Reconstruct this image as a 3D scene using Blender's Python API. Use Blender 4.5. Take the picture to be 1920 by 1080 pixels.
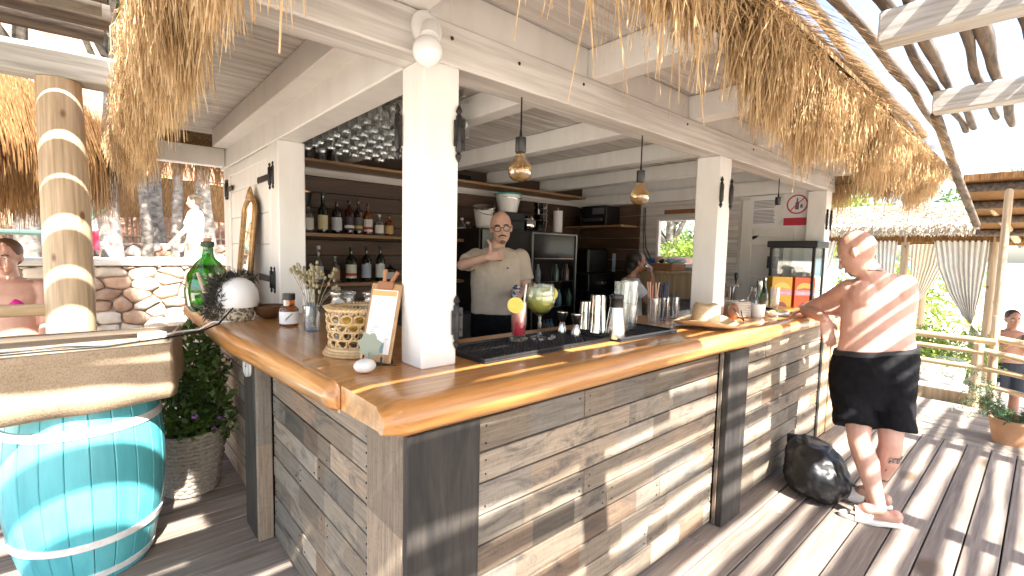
import bpy, math, random
import numpy as np
from mathutils import Vector, Matrix
R=math.radians
for o in list(bpy.data.objects): bpy.data.objects.remove(o)
S=bpy.context.scene; COL=S.collection
random.seed(7); rng=np.random.default_rng(7)
# ---------------------------------------------------------------- camera
CAM=Vector((-.630,-1.1326,1.5))
yw,pt,rl=R(48.54630),R(-4.45080),R(-1.26697)
fw=Vector((math.cos(pt)*math.cos(yw),math.cos(pt)*math.sin(yw),math.sin(pt)))
rt=Vector((math.sin(yw),-math.cos(yw),0)); dn=fw.cross(rt)
r2=rt*math.cos(rl)+dn*math.sin(rl); d2=-rt*math.sin(rl)+dn*math.cos(rl)
cd=bpy.data.cameras.new('camera'); cam=bpy.data.objects.new('camera',cd); COL.objects.link(cam)
cam.matrix_world=Matrix(((r2.x,-d2.x,-fw.x,CAM.x),(r2.y,-d2.y,-fw.y,CAM.y),(r2.z,-d2.z,-fw.z,CAM.z),(0,0,0,1)))
cd.sensor_width=36; cd.lens=885.21/1920*36; cd.clip_start=.02; cd.clip_end=3000
S.camera=cam
# ---------------------------------------------------------------- light
SUN=Vector((-.16,-1.0,1.134)).normalized()
W=bpy.data.worlds.new('World'); S.world=W; W.use_nodes=True
nt=W.node_tree; bg=nt.nodes['Background']
sk=nt.nodes.new('ShaderNodeTexSky'); sk.sky_type='NISHITA'; sk.sun_disc=False
sk.sun_elevation=math.asin(SUN.z); sk.sun_rotation=math.atan2(SUN.x,SUN.y); sk.dust_density=2.5; sk.air_density=1.0; sk.ozone_density=.6
nt.links.new(sk.outputs[0],bg.inputs[0]); bg.inputs[1].default_value=.115
sl=bpy.data.lights.new('sun','SUN'); sl.energy=5.0; sl.angle=R(.55); sl.color=(1,.955,.88)
so=bpy.data.objects.new('sun',sl); COL.objects.link(so); so.location=(-2,-8,12)
so.rotation_euler=SUN.to_track_quat('Z','Y').to_euler()
V=S.view_settings; V.view_transform='Standard'; V.look='None'; V.gamma=1; V.use_curve_mapping=False; V.exposure=2.55
S.render.engine='CYCLES'
try:
    S.cycles.max_bounces=10; S.cycles.diffuse_bounces=5; S.cycles.transparent_max_bounces=24; S.cycles.glossy_bounces=4
    S.cycles.sample_clamp_indirect=6; S.cycles.caustics_reflective=False; S.cycles.caustics_refractive=False
except Exception: pass
# ---------------------------------------------------------------- helpers
def vec(p): return Vector(p)
class MB:
    def __init__(s): s.v=[]; s.f=[]
    def add(s,v,f):
        b=len(s.v); s.v+= [tuple(p) for p in v]; s.f+=[tuple(i+b for i in q) for q in f]; return s
    def box(s,x0,y0,z0,x1,y1,z1,M=None):
        v=[(x0,y0,z0),(x1,y0,z0),(x1,y1,z0),(x0,y1,z0),(x0,y0,z1),(x1,y0,z1),(x1,y1,z1),(x0,y1,z1)]
        if M: v=[M@Vector(p) for p in v]
        return s.add(v,[(0,3,2,1),(4,5,6,7),(0,1,5,4),(1,2,6,5),(2,3,7,6),(3,0,4,7)])
    def loft(s,rings,caps=True,closed=False):
        n=len(rings[0]); v=[p for r in rings for p in r]; f=[]; m=len(rings)
        for i in range(m if closed else m-1):
            for j in range(n):
                a=i*n+j; b=i*n+(j+1)%n; c=((i+1)%m)*n+(j+1)%n; d=((i+1)%m)*n+j; f.append((a,b,c,d))
        if caps and not closed: f.append(tuple(range(n-1,-1,-1))); f.append(tuple(range((m-1)*n,m*n)))
        return s.add(v,f)
    def pipe(s,pts,rads,n=8,caps=True,flat=1,up=None,closed=False):
        pts=[Vector(p) for p in pts]; k=len(pts)
        if not hasattr(rads,'__len__'): rads=[rads]*k
        rings=[]; nrm=None
        for i,p in enumerate(pts):
            if closed: t=pts[(i+1)%k]-pts[i-1]
            else: t=pts[min(i+1,k-1)]-pts[max(i-1,0)]
            if t.length<1e-9: t=Vector((0,0,1))
            t.normalize()
            if nrm is None:
                u=Vector(up) if up else (Vector((0,0,1)) if abs(t.z)<.9 else Vector((1,0,0)))
                nrm=(u-t*u.dot(t)).normalized()
            else:
                if up: nrm=Vector(up)
                nrm=(nrm-t*nrm.dot(t))
                nrm=nrm.normalized() if nrm.length>1e-6 else Vector((1,0,0))
            b=t.cross(nrm); r=rads[i]
            rings.append([p+nrm*(r*flat*math.cos(2*math.pi*j/n))+b*(r*math.sin(2*math.pi*j/n)) for j in range(n)])
        return s.loft(rings,caps,closed)
    def lathe(s,prof,c=(0,0,0),n=20,M=None,caps=True):
        rings=[[Vector((c[0]+max(r,1e-4)*math.cos(2*math.pi*j/n),c[1]+max(r,1e-4)*math.sin(2*math.pi*j/n),c[2]+z)) for j in range(n)] for r,z in prof]
        if M: rings=[[M@p for p in r] for r in rings]
        return s.loft(rings,caps)
    def ball(s,c,r,n=12,m=8,M=None):
        if not hasattr(r,'__len__'): r=(r,r,r)
        rings=[]
        for i in range(m+1):
            a=-math.pi/2+math.pi*i/m; cr=max(math.cos(a),.02)
            ring=[Vector((r[0]*cr*math.cos(2*math.pi*j/n),r[1]*cr*math.sin(2*math.pi*j/n),r[2]*math.sin(a))) for j in range(n)]
            if M: ring=[M@p for p in ring]
            rings.append([p+Vector(c) for p in ring])
        return s.loft(rings)
    def ell(s,rows,n=20):   # rows of (centre, vector a, vector b)
        return s.loft([[Vector(c)+Vector(a)*math.cos(2*math.pi*j/n)+Vector(b)*math.sin(2*math.pi*j/n) for j in range(n)] for c,a,b in rows])
    def limb(s,pts,rads,n=14):
        s.pipe(pts,rads,n)
        for p,r in zip(pts,rads): s.ball(p,r*.995,12,8)
        return s
    def mesh(s,name,smooth=35):
        me=bpy.data.meshes.new(name); me.from_pydata(s.v,[],s.f); me.validate(); me.update()
        if smooth:
            me.polygons.foreach_set('use_smooth',[True]*len(me.polygons))
            try: me.set_sharp_from_angle(angle=R(smooth))
            except Exception: pass
        return me
    def build(s,name,mat,parent=None,smooth=35,bevel=0,loc=None,rot=None,seg=2):
        me=s.mesh(name,smooth); return inst(name,me,mat,parent,bevel,loc,rot,seg)
def inst(name,me,mat,parent=None,bevel=0,loc=None,rot=None,seg=2):
    if mat is not None and len(me.materials)==0: me.materials.append(mat)
    o=bpy.data.objects.new(name,me); COL.objects.link(o)
    if parent is not None: o.parent=parent
    if loc: o.location=loc
    if rot: o.rotation_euler=rot
    if bevel:
        b=o.modifiers.new('bevel','BEVEL'); b.width=bevel; b.segments=seg; b.limit_method='ANGLE'; b.angle_limit=R(40)
    return o
def tag(o,label,cat,group=None):
    o['label']=label; o['category']=cat
    if group: o['group']=group
    return o
def thing(name,label,cat,loc=(0,0,0),rz=0,group=None):
    o=bpy.data.objects.new(name,None); COL.objects.link(o); o.location=loc; o.rotation_euler=(0,0,rz); o.empty_display_size=.1
    return tag(o,label,cat,group)
def struct(name,obj=None,loc=(0,0,0)):
    if obj is None:
        obj=bpy.data.objects.new(name,None); COL.objects.link(obj); obj.location=loc
    obj['kind']='structure'; return obj
def bx(name,mat,par,x0,y0,z0,x1,y1,z1,bevel=.004,seg=1): return MB().box(x0,y0,z0,x1,y1,z1).build(name,mat,par,0,bevel,seg=seg)
def copy_tree(o,loc=None,rz=None,parent=None,**kw):
    c=o.copy(); COL.objects.link(c)
    if parent is not None: c.parent=parent
    if loc: c.location=loc
    if rz is not None: c.rotation_euler=(0,0,rz)
    for ch in o.children: copy_tree(ch,parent=c)
    for k,v in kw.items(): c[k]=v
    return c
def quads(name,P,mat,parent=None,kind=None):   # P: (N,k,4,3) strips of quads, straight numpy
    P=np.asarray(P,float).reshape(-1,4,3); n=len(P)
    me=bpy.data.meshes.new(name); me.vertices.add(n*4); me.vertices.foreach_set('co',P.reshape(-1))
    me.loops.add(n*4); me.loops.foreach_set('vertex_index',np.arange(n*4))
    me.polygons.add(n); me.polygons.foreach_set('loop_start',np.arange(n)*4); me.polygons.foreach_set('loop_total',np.full(n,4))
    me.update(); me.validate()
    o=inst(name,me,mat,parent)
    if kind: o['kind']=kind
    return o
def strips(A,B,Cc,w,side):   # bent blades A->B->C, each of width w along the unit vectors side
    s=side*w[:,None]/2; s2=s*.8; s3=s*.35
    q1=np.stack([A-s,A+s,B+s2,B-s2],1); q2=np.stack([B-s2,B+s2,Cc+s3,Cc-s3],1)
    return np.concatenate([q1,q2])
def unit(n):
    v=rng.normal(size=(n,3)); return v/np.linalg.norm(v,axis=1)[:,None]
def leaves(centres,radii,count,size,flat=.5,up=0.0,asp=.5):   # leaf quads spread on and in clumps
    out=[]
    for c,r,k in zip(centres,radii,count):
        d=unit(k); rad=rng.uniform(.35,1,k)**.6
        p=np.array(c)+d*rad[:,None]*np.array(r)
        a=unit(k)*.8+d*flat; a[:,2]+=up; a/=np.linalg.norm(a,axis=1)[:,None]
        b=np.cross(a,unit(k)); b/=np.linalg.norm(b,axis=1)[:,None]+1e-9
        L=size*rng.uniform(.6,1.4,k); a=a*L[:,None]; b=b*(L*asp)[:,None]/2
        out.append(np.stack([p,p+a*.5+b,p+a,p+a*.5-b],1))
    return np.concatenate(out)
# ---------------------------------------------------------------- materials
def lin(c):
    return tuple(c)+(1,) if len(c)==3 else c
def newmat(name):
    m=bpy.data.materials.new(name); m.use_nodes=True; t=m.node_tree; return m,t,t.nodes['Principled BSDF']
def coords(t,scale=(1,1,1),rand=True,gen=False):
    n=t.nodes; tc=n.new('ShaderNodeTexCoord'); mp=n.new('ShaderNodeMapping'); mp.inputs['Scale'].default_value=scale
    src=tc.outputs['Generated' if gen else 'Object']
    if rand:
        oi=n.new('ShaderNodeObjectInfo'); mu=n.new('ShaderNodeMath'); mu.operation='MULTIPLY'; mu.inputs[1].default_value=41.3
        t.links.new(oi.outputs['Random'],mu.inputs[0]); cb=n.new('ShaderNodeCombineXYZ')
        for i in range(3): t.links.new(mu.outputs[0],cb.inputs[i])
        ad=n.new('ShaderNodeVectorMath'); ad.operation='ADD'; t.links.new(src,ad.inputs[0]); t.links.new(cb.outputs[0],ad.inputs[1]); src=ad.outputs[0]
    t.links.new(src,mp.inputs['Vector']); return mp.outputs[0]
def noise(t,v,scale=1,detail=5,rough=.6,dist=0):
    k=t.nodes.new('ShaderNodeTexNoise'); k.inputs['Scale'].default_value=scale; k.inputs['Detail'].default_value=detail
    k.inputs['Roughness'].default_value=rough; k.inputs['Distortion'].default_value=dist; t.links.new(v,k.inputs['Vector']); return k.outputs['Fac']
def ramp(t,fac,stops):
    k=t.nodes.new('ShaderNodeValToRGB'); e=k.color_ramp.elements
    while len(e)<len(stops): e.new(.5)
    for el,(p,c) in zip(e,stops): el.position=p; el.color=lin(c)
    t.links.new(fac,k.inputs[0]); return k.outputs[0]
def mix(t,a,b,f,mode='MIX'):
    k=t.nodes.new('ShaderNodeMixRGB'); k.blend_type=mode
    for s,val in ((0,f),(1,a),(2,b)):
        if hasattr(val,'links') or hasattr(val,'is_linked'): t.links.new(val,k.inputs[s])
        else: k.inputs[s].default_value=val if s==0 else lin(val)
    return k.outputs[0]
def bumpn(t,b,h,strength=.3,dist=.01):
    k=t.nodes.new('ShaderNodeBump'); k.inputs['Strength'].default_value=strength; k.inputs['Distance'].default_value=dist
    t.links.new(h,k.inputs['Height']); t.links.new(k.outputs[0],b.inputs['Normal'])
def varied(t,col,amt):
    if not amt: return col
    oi=t.nodes.new('ShaderNodeObjectInfo'); mr=t.nodes.new('ShaderNodeMapRange'); mr.inputs[3].default_value=1-amt; mr.inputs[4].default_value=1+amt
    t.links.new(oi.outputs['Random'],mr.inputs[0]); h=t.nodes.new('ShaderNodeHueSaturation'); t.links.new(mr.outputs[0],h.inputs['Value']); t.links.new(col,h.inputs['Color']); return h.outputs[0]
def mat(name,c1,c2=None,rough=.6,scale=(6,6,6),bump=0,detail=5,metal=0,rnd=0,coat=0,lo=.35,hi=.65,dist=0,spec=.5,bd=.004,sss=0,gen=False,rvar=0):
    m,t,b=newmat(name); v=coords(t,scale,True,gen); f=noise(t,v,1,detail,.6,dist)
    col=ramp(t,f,[(lo,c1),(hi,c2 or c1)]); t.links.new(varied(t,col,rnd),b.inputs['Base Color'])
    b.inputs['Roughness'].default_value=rough; b.inputs['Metallic'].default_value=metal; b.inputs['Specular IOR Level'].default_value=spec
    if coat: b.inputs['Coat Weight'].default_value=coat; b.inputs['Coat Roughness'].default_value=.2
    if sss: b.inputs['Subsurface Weight'].default_value=sss; b.inputs['Subsurface Radius'].default_value=(.012,.005,.003); b.inputs['Subsurface Scale'].default_value=1
    if bump: bumpn(t,b,f,bump,bd)
    return m
def wood(name,c1,c2,axis,rough=.6,bump=.3,rnd=.15,fine=90,coarse=2.2,coat=0,knots=0,c3=None):
    m,t,b=newmat(name); s=[fine,fine,fine]; s[axis]=fine*.04; s2=[coarse*6]*3; s2[axis]=coarse
    f=noise(t,coords(t,s),1,4,.65); g=noise(t,coords(t,s2),1,4,.6,.8)
    col=mix(t,ramp(t,g,[(.3,c1),(.7,c2)]),ramp(t,f,[(.35,(.45,.42,.4)),(.7,(1,1,1))]),.75,'MULTIPLY')
    if knots:
        vo=t.nodes.new('ShaderNodeTexVoronoi'); s3=[knots]*3; s3[axis]=knots*.55; t.links.new(coords(t,s3),vo.inputs['Vector']); vo.inputs['Scale'].default_value=1
        col=mix(t,col,c3 or (.08,.045,.025),ramp(t,vo.outputs['Distance'],[(.07,(1,1,1)),(.14,(0,0,0))]))
    t.links.new(varied(t,col,rnd),b.inputs['Base Color']); b.inputs['Roughness'].default_value=rough
    if coat: b.inputs['Coat Weight'].default_value=coat; b.inputs['Coat Roughness'].default_value=.15
    bumpn(t,b,f,bump,.002); return m
def reclaimed(name,axis):
    # weathered boards sawn from old barrel staves: blocks of different tints end to end, stains, saw marks
    m,t,b=newmat(name); s=[2.0]*3; s[axis]=4.2
    vo=t.nodes.new('ShaderNodeTexVoronoi'); vo.voronoi_dimensions='1D'; vo.feature='F1'
    sp=t.nodes.new('ShaderNodeSeparateXYZ'); t.links.new(coords(t,(3.3,3.3,3.3)),sp.inputs[0]); t.links.new(sp.outputs[axis],vo.inputs['W']); vo.inputs['Scale'].default_value=1
    sc=t.nodes.new('ShaderNodeSeparateColor'); t.links.new(vo.outputs['Color'],sc.inputs[0])
    blk=ramp(t,sc.outputs[0],[(0,(.12,.097,.075)),(.22,(.31,.245,.18)),(.42,(.225,.20,.17)),(.62,(.36,.30,.23)),(.8,(.20,.135,.09)),(1,(.42,.365,.29))])
    s=[110]*3; s[axis]=5; f=noise(t,coords(t,s),1,4,.7); s=[9]*3; s[axis]=3; g=noise(t,coords(t,s),1,6,.7,1.2)
    s=[22]*3; s[axis]=60; h=noise(t,coords(t,s),1,3,.5,2)
    col=mix(t,blk,ramp(t,f,[(.3,(.5,.47,.44)),(.68,(1.1,1.08,1.05))]),.8,'MULTIPLY')
    col=mix(t,col,ramp(t,h,[(.34,(.6,.56,.52)),(.46,(1,1,1))]),.35,'MULTIPLY')
    col=mix(t,col,(.045,.042,.042),ramp(t,g,[(.52,(0,0,0)),(.68,(.8,.8,.8))]))
    t.links.new(varied(t,col,.38),b.inputs['Base Color']); b.inputs['Roughness'].default_value=.75
    bumpn(t,b,f,.35,.002); return m
def glassy(name,tint=(1,1,1),refl=.12,rough=.02,body=0,bodycol=(1,1,1)):
    m,t,b=newmat(name); n=t.nodes; tr=n.new('ShaderNodeBsdfTransparent'); tr.inputs[0].default_value=lin(tint)
    gl=n.new('ShaderNodeBsdfGlossy'); gl.inputs['Roughness'].default_value=rough; lw=n.new('ShaderNodeLayerWeight'); lw.inputs[0].default_value=.35
    mr=n.new('ShaderNodeMapRange'); mr.inputs[3].default_value=refl*.35; mr.inputs[4].default_value=min(1,refl*4); t.links.new(lw.outputs['Facing'],mr.inputs[0])
    mx=n.new('ShaderNodeMixShader'); t.links.new(mr.outputs[0],mx.inputs[0]); last=tr.outputs[0]
    if body:
        df=n.new('ShaderNodeBsdfDiffuse'); df.inputs[0].default_value=lin(bodycol); m2=n.new('ShaderNodeMixShader'); m2.inputs[0].default_value=body
        t.links.new(tr.outputs[0],m2.inputs[1]); t.links.new(df.outputs[0],m2.inputs[2]); last=m2.outputs[0]
    t.links.new(last,mx.inputs[1]); t.links.new(gl.outputs[0],mx.inputs[2]); t.links.new(mx.outputs[0],n['Material Output'].inputs[0]); return m
def leafmat(name,c1,c2,trans=.35,scale=8):
    m,t,b=newmat(name); f=noise(t,coords(t,(scale,)*3),1,4); col=ramp(t,f,[(.3,c1),(.7,c2)]); t.links.new(col,b.inputs['Base Color']); b.inputs['Roughness'].default_value=.5
    tl=t.nodes.new('ShaderNodeBsdfTranslucent'); t.links.new(col,tl.inputs[0]); mx=t.nodes.new('ShaderNodeMixShader'); mx.inputs[0].default_value=trans
    t.links.new(b.outputs[0],mx.inputs[1]); t.links.new(tl.outputs[0],mx.inputs[2]); t.links.new(mx.outputs[0],t.nodes['Material Output'].inputs[0]); return m
WHITE=mat('white_paint',(.81,.80,.775),(.72,.695,.655),.5,(9,9,2.2),.08,8,lo=.42,hi=.82,rnd=.04)
WHITEX=wood('white_board_x',(.84,.82,.79),(.78,.755,.715),0,.55,.1,.04,28)
WHITEY=wood('white_board_y',(.84,.82,.79),(.78,.755,.715),1,.55,.1,.04,28)
COUNTER=wood('varnished_slab',(.56,.235,.06),(.68,.345,.115),0,.3,.08,.0,45,1.6,.5,1.1,(.16,.055,.02))
COUNTERY=wood('varnished_slab_y',(.56,.235,.06),(.68,.345,.115),1,.3,.08,.0,45,1.6,.5,1.1,(.16,.055,.02))
RECX=reclaimed('reclaimed_x',0); RECY=reclaimed('reclaimed_y',1); RECZ=reclaimed('reclaimed_z',2)
CHAR=wood('charred_board',(.012,.011,.0105),(.060,.050,.042),2,.7,.4,.1,70,2.2)
DECKX=wood('deck_x',(.225,.185,.155),(.31,.262,.222),0,.65,.25,.16,70,1.5,0,2.0,(.13,.09,.06))
DECKY=wood('deck_y',(.26,.22,.18),(.34,.295,.25),1,.65,.25,.14,70,1.5)
DARKW=wood('dark_wall_board',(.085,.048,.03),(.16,.09,.055),0,.5,.2,.3,60,1.5)
DARKWY=wood('dark_wall_board_y',(.085,.048,.03),(.15,.085,.05),1,.5,.2,.3,60,1.5)
SHELFW=wood('shelf_wood',(.30,.16,.07),(.42,.25,.12),0,.45,.2,.1,60,1.5)
PALEZ=wood('pale_log_z',(.46,.34,.215),(.60,.475,.325),2,.6,.3,.1,50,1.5,0,7.5,(.14,.07,.035))
PALEX=wood('pale_log_x',(.46,.33,.18),(.60,.46,.28),0,.6,.3,.1,50,1.5)
PALEY=wood('pale_log_y',(.46,.33,.18),(.60,.46,.28),1,.6,.3,.1,50,1.5)
LOGD=mat('dark_log',(.035,.026,.02),(.15,.11,.08),.85,(3,26,26),.6,6,rnd=.25,bd=.01)
BEAMB=wood('washed_beam',(.62,.64,.62),(.50,.52,.50),0,.6,.25,.05,50,1.2)
BEAMBY=wood('washed_beam_y',(.60,.60,.57),(.48,.48,.45),1,.6,.25,.05,50,1.2)
BOXW=wood('box_wood',(.30,.13,.05),(.42,.20,.085),0,.5,.2,.12,60,2)
LIGHTW=wood('light_ply',(.60,.43,.25),(.68,.52,.33),2,.5,.1,.05,25,2)
def reedmat(name,cs,sc=150):
    m,t,b=newmat(name); f=noise(t,coords(t,(sc,sc,5)),1,2,.5); g=noise(t,coords(t,(4,4,4)),1,3)
    col=mix(t,ramp(t,f,[(.25,cs[0]),(.42,cs[1]),(.58,cs[2]),(.75,cs[3])]),ramp(t,g,[(.3,(.65,.6,.55)),(.7,(1.1,1.05,1))]),.6,'MULTIPLY')
    t.links.new(col,b.inputs['Base Color']); b.inputs['Roughness'].default_value=.7; b.inputs['Specular IOR Level'].default_value=.12
    tl=t.nodes.new('ShaderNodeBsdfTranslucent'); t.links.new(col,tl.inputs[0]); mx=t.nodes.new('ShaderNodeMixShader'); mx.inputs[0].default_value=.3
    t.links.new(b.outputs[0],mx.inputs[1]); t.links.new(tl.outputs[0],mx.inputs[2]); t.links.new(mx.outputs[0],t.nodes['Material Output'].inputs[0]); return m
REED=reedmat('reed_straw',[(.26,.16,.075),(.50,.345,.18),(.66,.49,.29),(.78,.63,.43)])
REEDD=reedmat('reed_brown',[(.10,.05,.02),(.22,.12,.05),(.34,.20,.09),(.48,.32,.16)])
REEDP=reedmat('reed_bleached',[(.36,.31,.24),(.56,.50,.41),(.68,.63,.54),(.76,.72,.64)],40)
THCORE=mat('thatch_core',(.10,.06,.03),(.26,.16,.07),.9,(60,60,6),.6,4)
IRON=mat('black_iron',(.012,.012,.014),(.03,.028,.027),.45,(30,30,30),.2,3,.3)
BLACK=mat('black_plastic',(.007,.007,.0075),None,.4); BLACKM=mat('black_rubber',(.010,.010,.011),(.018,.018,.02),.6,(80,80,80),.3)
DARKG=mat('dark_gloss',(.006,.006,.008),None,.12,coat=.4)
STEEL=mat('brushed_steel',(.62,.60,.57),(.75,.73,.70),.22,(90,90,4),.05,2,1.0)
CHROME=mat('polished_steel',(.78,.77,.76),None,.09,metal=1)
MIRR=mat('mirror_glass',(.9,.9,.88),None,.02,metal=1)
GLASS=glassy('clear_glass',(.97,.985,.98),.16); GLASSH=glassy('hanging_glass',(.95,.965,.965),.24,.03,.03,(.85,.87,.9))
GREENG=glassy('green_glass',(.09,.30,.05),.16,.02,.12,(.02,.14,.02)); AMBERG=glassy('amber_glass',(.95,.78,.50),.3,.03,.05,(.6,.38,.14))
TURQ=mat('turquoise_paint',(.07,.36,.41),(.11,.46,.51),.5,(14,14,2.5),.15,6,coat=.35,rnd=.09)
HOOP=mat('white_hoop',(.78,.77,.76),(.62,.60,.58),.5,(20,20,20))
PORC=mat('white_porcelain',(.82,.81,.79),None,.2,coat=.3)
PAPER=mat('white_paper',(.80,.80,.80),None,.7); INK=mat('grey_ink',(.12,.12,.14),None,.7); RED=mat('sign_red',(.50,.02,.05),None,.5)
PLASTW=mat('white_plastic',(.80,.80,.79),None,.35)
def weave(name,c1,c2,s=260,rough=.9):
    m,t,b=newmat(name); v=coords(t,(s,s,s),False); w1=t.nodes.new('ShaderNodeTexChecker'); w1.inputs['Scale'].default_value=1; t.links.new(v,w1.inputs[0])
    f=noise(t,coords(t,(7,7,7)),1,5); g=noise(t,coords(t,(s*.6,s*.6,s*.6)),1,2)
    col=mix(t,ramp(t,f,[(.3,c1),(.7,c2)]),ramp(t,g,[(.3,(.6,.58,.55)),(.6,(1.05,1.05,1.05))]),.8,'MULTIPLY')
    t.links.new(col,b.inputs['Base Color']); b.inputs['Roughness'].default_value=rough; bumpn(t,b,g,.6,.002); return m
BURLAP=weave('burlap',(.31,.235,.155),(.37,.285,.195))
WICK=mat('rattan',(.46,.31,.15),(.62,.46,.26),.55,(40,40,40),.2); WICKG=mat('grey_wicker',(.22,.19,.16),(.34,.30,.25),.7,(50,50,50),.2)
SKIN=mat('skin_sunned',(.50,.275,.205),(.59,.35,.27),.42,(14,14,14),.12,9,sss=.12,lo=.3,hi=.7)
SKINT=mat('skin_tan',(.34,.165,.105),(.42,.215,.14),.45,(9,9,9),.08,6,sss=.1); SKINP=mat('skin_pale',(.56,.33,.25),(.64,.40,.31),.45,(9,9,9),.05,6,sss=.1)
HAIR=mat('dark_hair',(.010,.007,.005),(.024,.016,.011),.5,(120,120,20),.6); 
CLOTHK=mat('black_cloth',(.004,.004,.005),(.008,.008,.0095),.85,(20,20,20),.3,6,spec=.15); BEIGE=mat('beige_tshirt',(.50,.42,.33),(.56,.48,.39),.85,(10,10,10),.25,6)
CLOTHW=mat('white_cloth',(.74,.76,.80),(.80,.81,.84),.85,(12,12,12),.3,6); PINK=mat('magenta_cloth',(.62,.01,.25),None,.6); REDC=mat('red_cloth',(.48,.02,.06),(.55,.04,.08),.8)
STONE=mat('limestone',(.50,.42,.34),(.70,.63,.55),.85,(5,5,5),.5,8,rnd=.28,bd=.02); STONER=mat('rusty_stone',(.34,.19,.12),(.55,.40,.30),.85,(6,6,6),.5,8,rnd=.25,bd=.02)
MORTAR=mat('wall_mortar',(.45,.40,.34),(.60,.55,.48),.9,(20,20,20),.6,6)
LEAF=leafmat('leaf_green',(.035,.075,.015),(.10,.17,.03)); LEAFY=leafmat('leaf_yellow_green',(.12,.20,.03),(.28,.36,.06)); LEAFD=leafmat('leaf_dark',(.012,.035,.012),(.035,.075,.025),.15)
FERN=leafmat('fern_green',(.02,.06,.02),(.06,.13,.04),.2); BARK=mat('grey_bark',(.09,.08,.07),(.28,.25,.22),.9,(9,9,16),.8,7,rnd=.15,bd=.02)
GROUND=mat('pale_rocky_ground',(.50,.44,.36),(.70,.65,.57),.9,(2.2,2.2,2.2),.6,9,bd=.05); SOIL=mat('red_soil',(.22,.09,.05),(.36,.20,.13),.95,(3,3,3),.6,8,bd=.05)
# ================================================================ setting
def grid(name,mat,x0,x1,y0,y1,nx,ny,fz):
    xs=np.linspace(x0,x1,nx); ys=np.linspace(y0,y1,ny); v=[(x,y,fz(x,y)) for y in ys for x in xs]
    f=[(j*nx+i,j*nx+i+1,(j+1)*nx+i+1,(j+1)*nx+i) for j in range(ny-1) for i in range(nx-1)]
    return MB().add(v,f).build(name,mat,None,80)
def hmp(x,y): return .10*math.sin(x*1.3+y*.7)+.08*math.sin(x*2.9-y*2.1)+.05*math.sin(x*5.1+y*4.3)
def gz(x,y):
    z=-.55+(hmp(x,y) if x>7 else 0)*min(1,max(0,(x-7)/4))
    if x>20: z-=(x-20)*.012
    if y>6.2: z=min(z+ (y-6.2)*6,1.27) if x<6.5 else z+min(1.8,(y-6.2)*max(0,1-(x-6.5)/9)*.8)
    return z
struct('ground',grid('ground',GROUND,-25,75,-25,40,151,120,gz))
WATER=mat('sea_water',(.015,.16,.22),(.03,.26,.32),.12,(.4,.4,.4),.2,4)
struct('sea',grid('sea',WATER,60,2600,-1800,2200,3,3,lambda x,y:-1.6))
# hillside behind the terrace
struct('hillside',grid('hillside',SOIL,-14,6,9.6,30,60,50,lambda x,y:1.30+max(0,y-10.4)*.55+.12*math.sin(x*1.7+y)+.08*math.sin(x*4.1-y*2.3)))
# deck
DK=struct('deck')
def plank_mesh(L,Wd,T): return MB().box(0,0,-T,L,Wd,0).mesh('plank',0)
PW=.1335
k=0; y=-.093-.1405*30
while y<3.3:
    if y<.0: segs=[(-3.2,random.uniform(.6,2.6)),(None,4.695)]
    else: segs=[(-3.2,random.choice((-1.75,-1.2,-2.1))),(None,.10)]
    x=segs[0][0]
    for a,b in segs:
        inst('plank',plank_mesh(b-x-.003,PW,.028),DECKX,DK,.003,(x,y,random.uniform(-.0015,.0015)),None,1); x=b
    y+=.1405
x=4.70
for i in range(10):
    inst('plank',MB().box(0,0,-.028,PW+.004,7.5,0).mesh('plank',0),DECKY,DK,.003,(x,-4.4,random.uniform(-.0015,.0015)),None,1); x+=.1445
bx('joist',mat('joist_gap_shade',(.025,.02,.016),(.04,.032,.026),.9),DK,-3.2,-4.3,-.22,6.14,3.35,-.045,0)  # one box under the boards, near black: shade of the gaps put into its colour
# ================================================================ bar hut
HUT=thing('bar_hut','white timber beach bar hut under a thatched roof with open serving hatches','bar hut',(0,0,0))
def hinge(par,p,ax):   # ornate spear-ended iron hinge, ax = outward axis of the face
    m=MB(); prof=[(0,-.115),(.010,-.098),(.014,-.086),(.007,-.075),(.013,-.066),(.013,.066),(.007,.075),(.014,.086),(.010,.098),(0,.115)]
    m.lathe(prof,(0,0,0),8); m.box(-.022,-.004,-.05,.004,.004,.05); m.box(.004,-.004,-.06,.03,.004,.06)
    for zz in (-.03,.03): m.ball((.02,-.006,zz),.005,6,4); m.ball((-.014,-.006,zz),.005,6,4)
    rot={'-y':0,'-x':-math.pi/2,'+x':math.pi/2}[ax]
    h_=m.build('hinge',IRON,par,40,0,p,(0,0,rot)); h_.scale=(.85,.8,.88); return h_
def stile(name,x0,y0,z0,x1,y1,z1,b=.006): return bx(name,WHITE,HUT,x0,y0,z0,x1,y1,z1,b)
P1=stile('post',.20,.27,1.083,.345,.415,2.13); P2=stile('post',2.335,.27,1.083,2.49,.43,2.13); P3=stile('post',4.485,.27,0,4.635,.43,2.13); P4=stile('post',.20,1.93,1.083,.357,2.08,2.13)
P5=stile('post',.20,3.36,0,.345,3.50,2.13)
for zz in (1.905,1.24): hinge(P1,(.338,.262,zz),'-y')
hinge(P1,(.192,.43,1.915),'-x')
for zz in (1.9,): hinge(P2,(2.345,.262,zz),'-y'); hinge(P2,(2.482,.262,zz),'-y')
hinge(P3,(4.62,.262,1.86),'-y'); hinge(P3,(4.5,.262,1.86),'-y')
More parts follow.
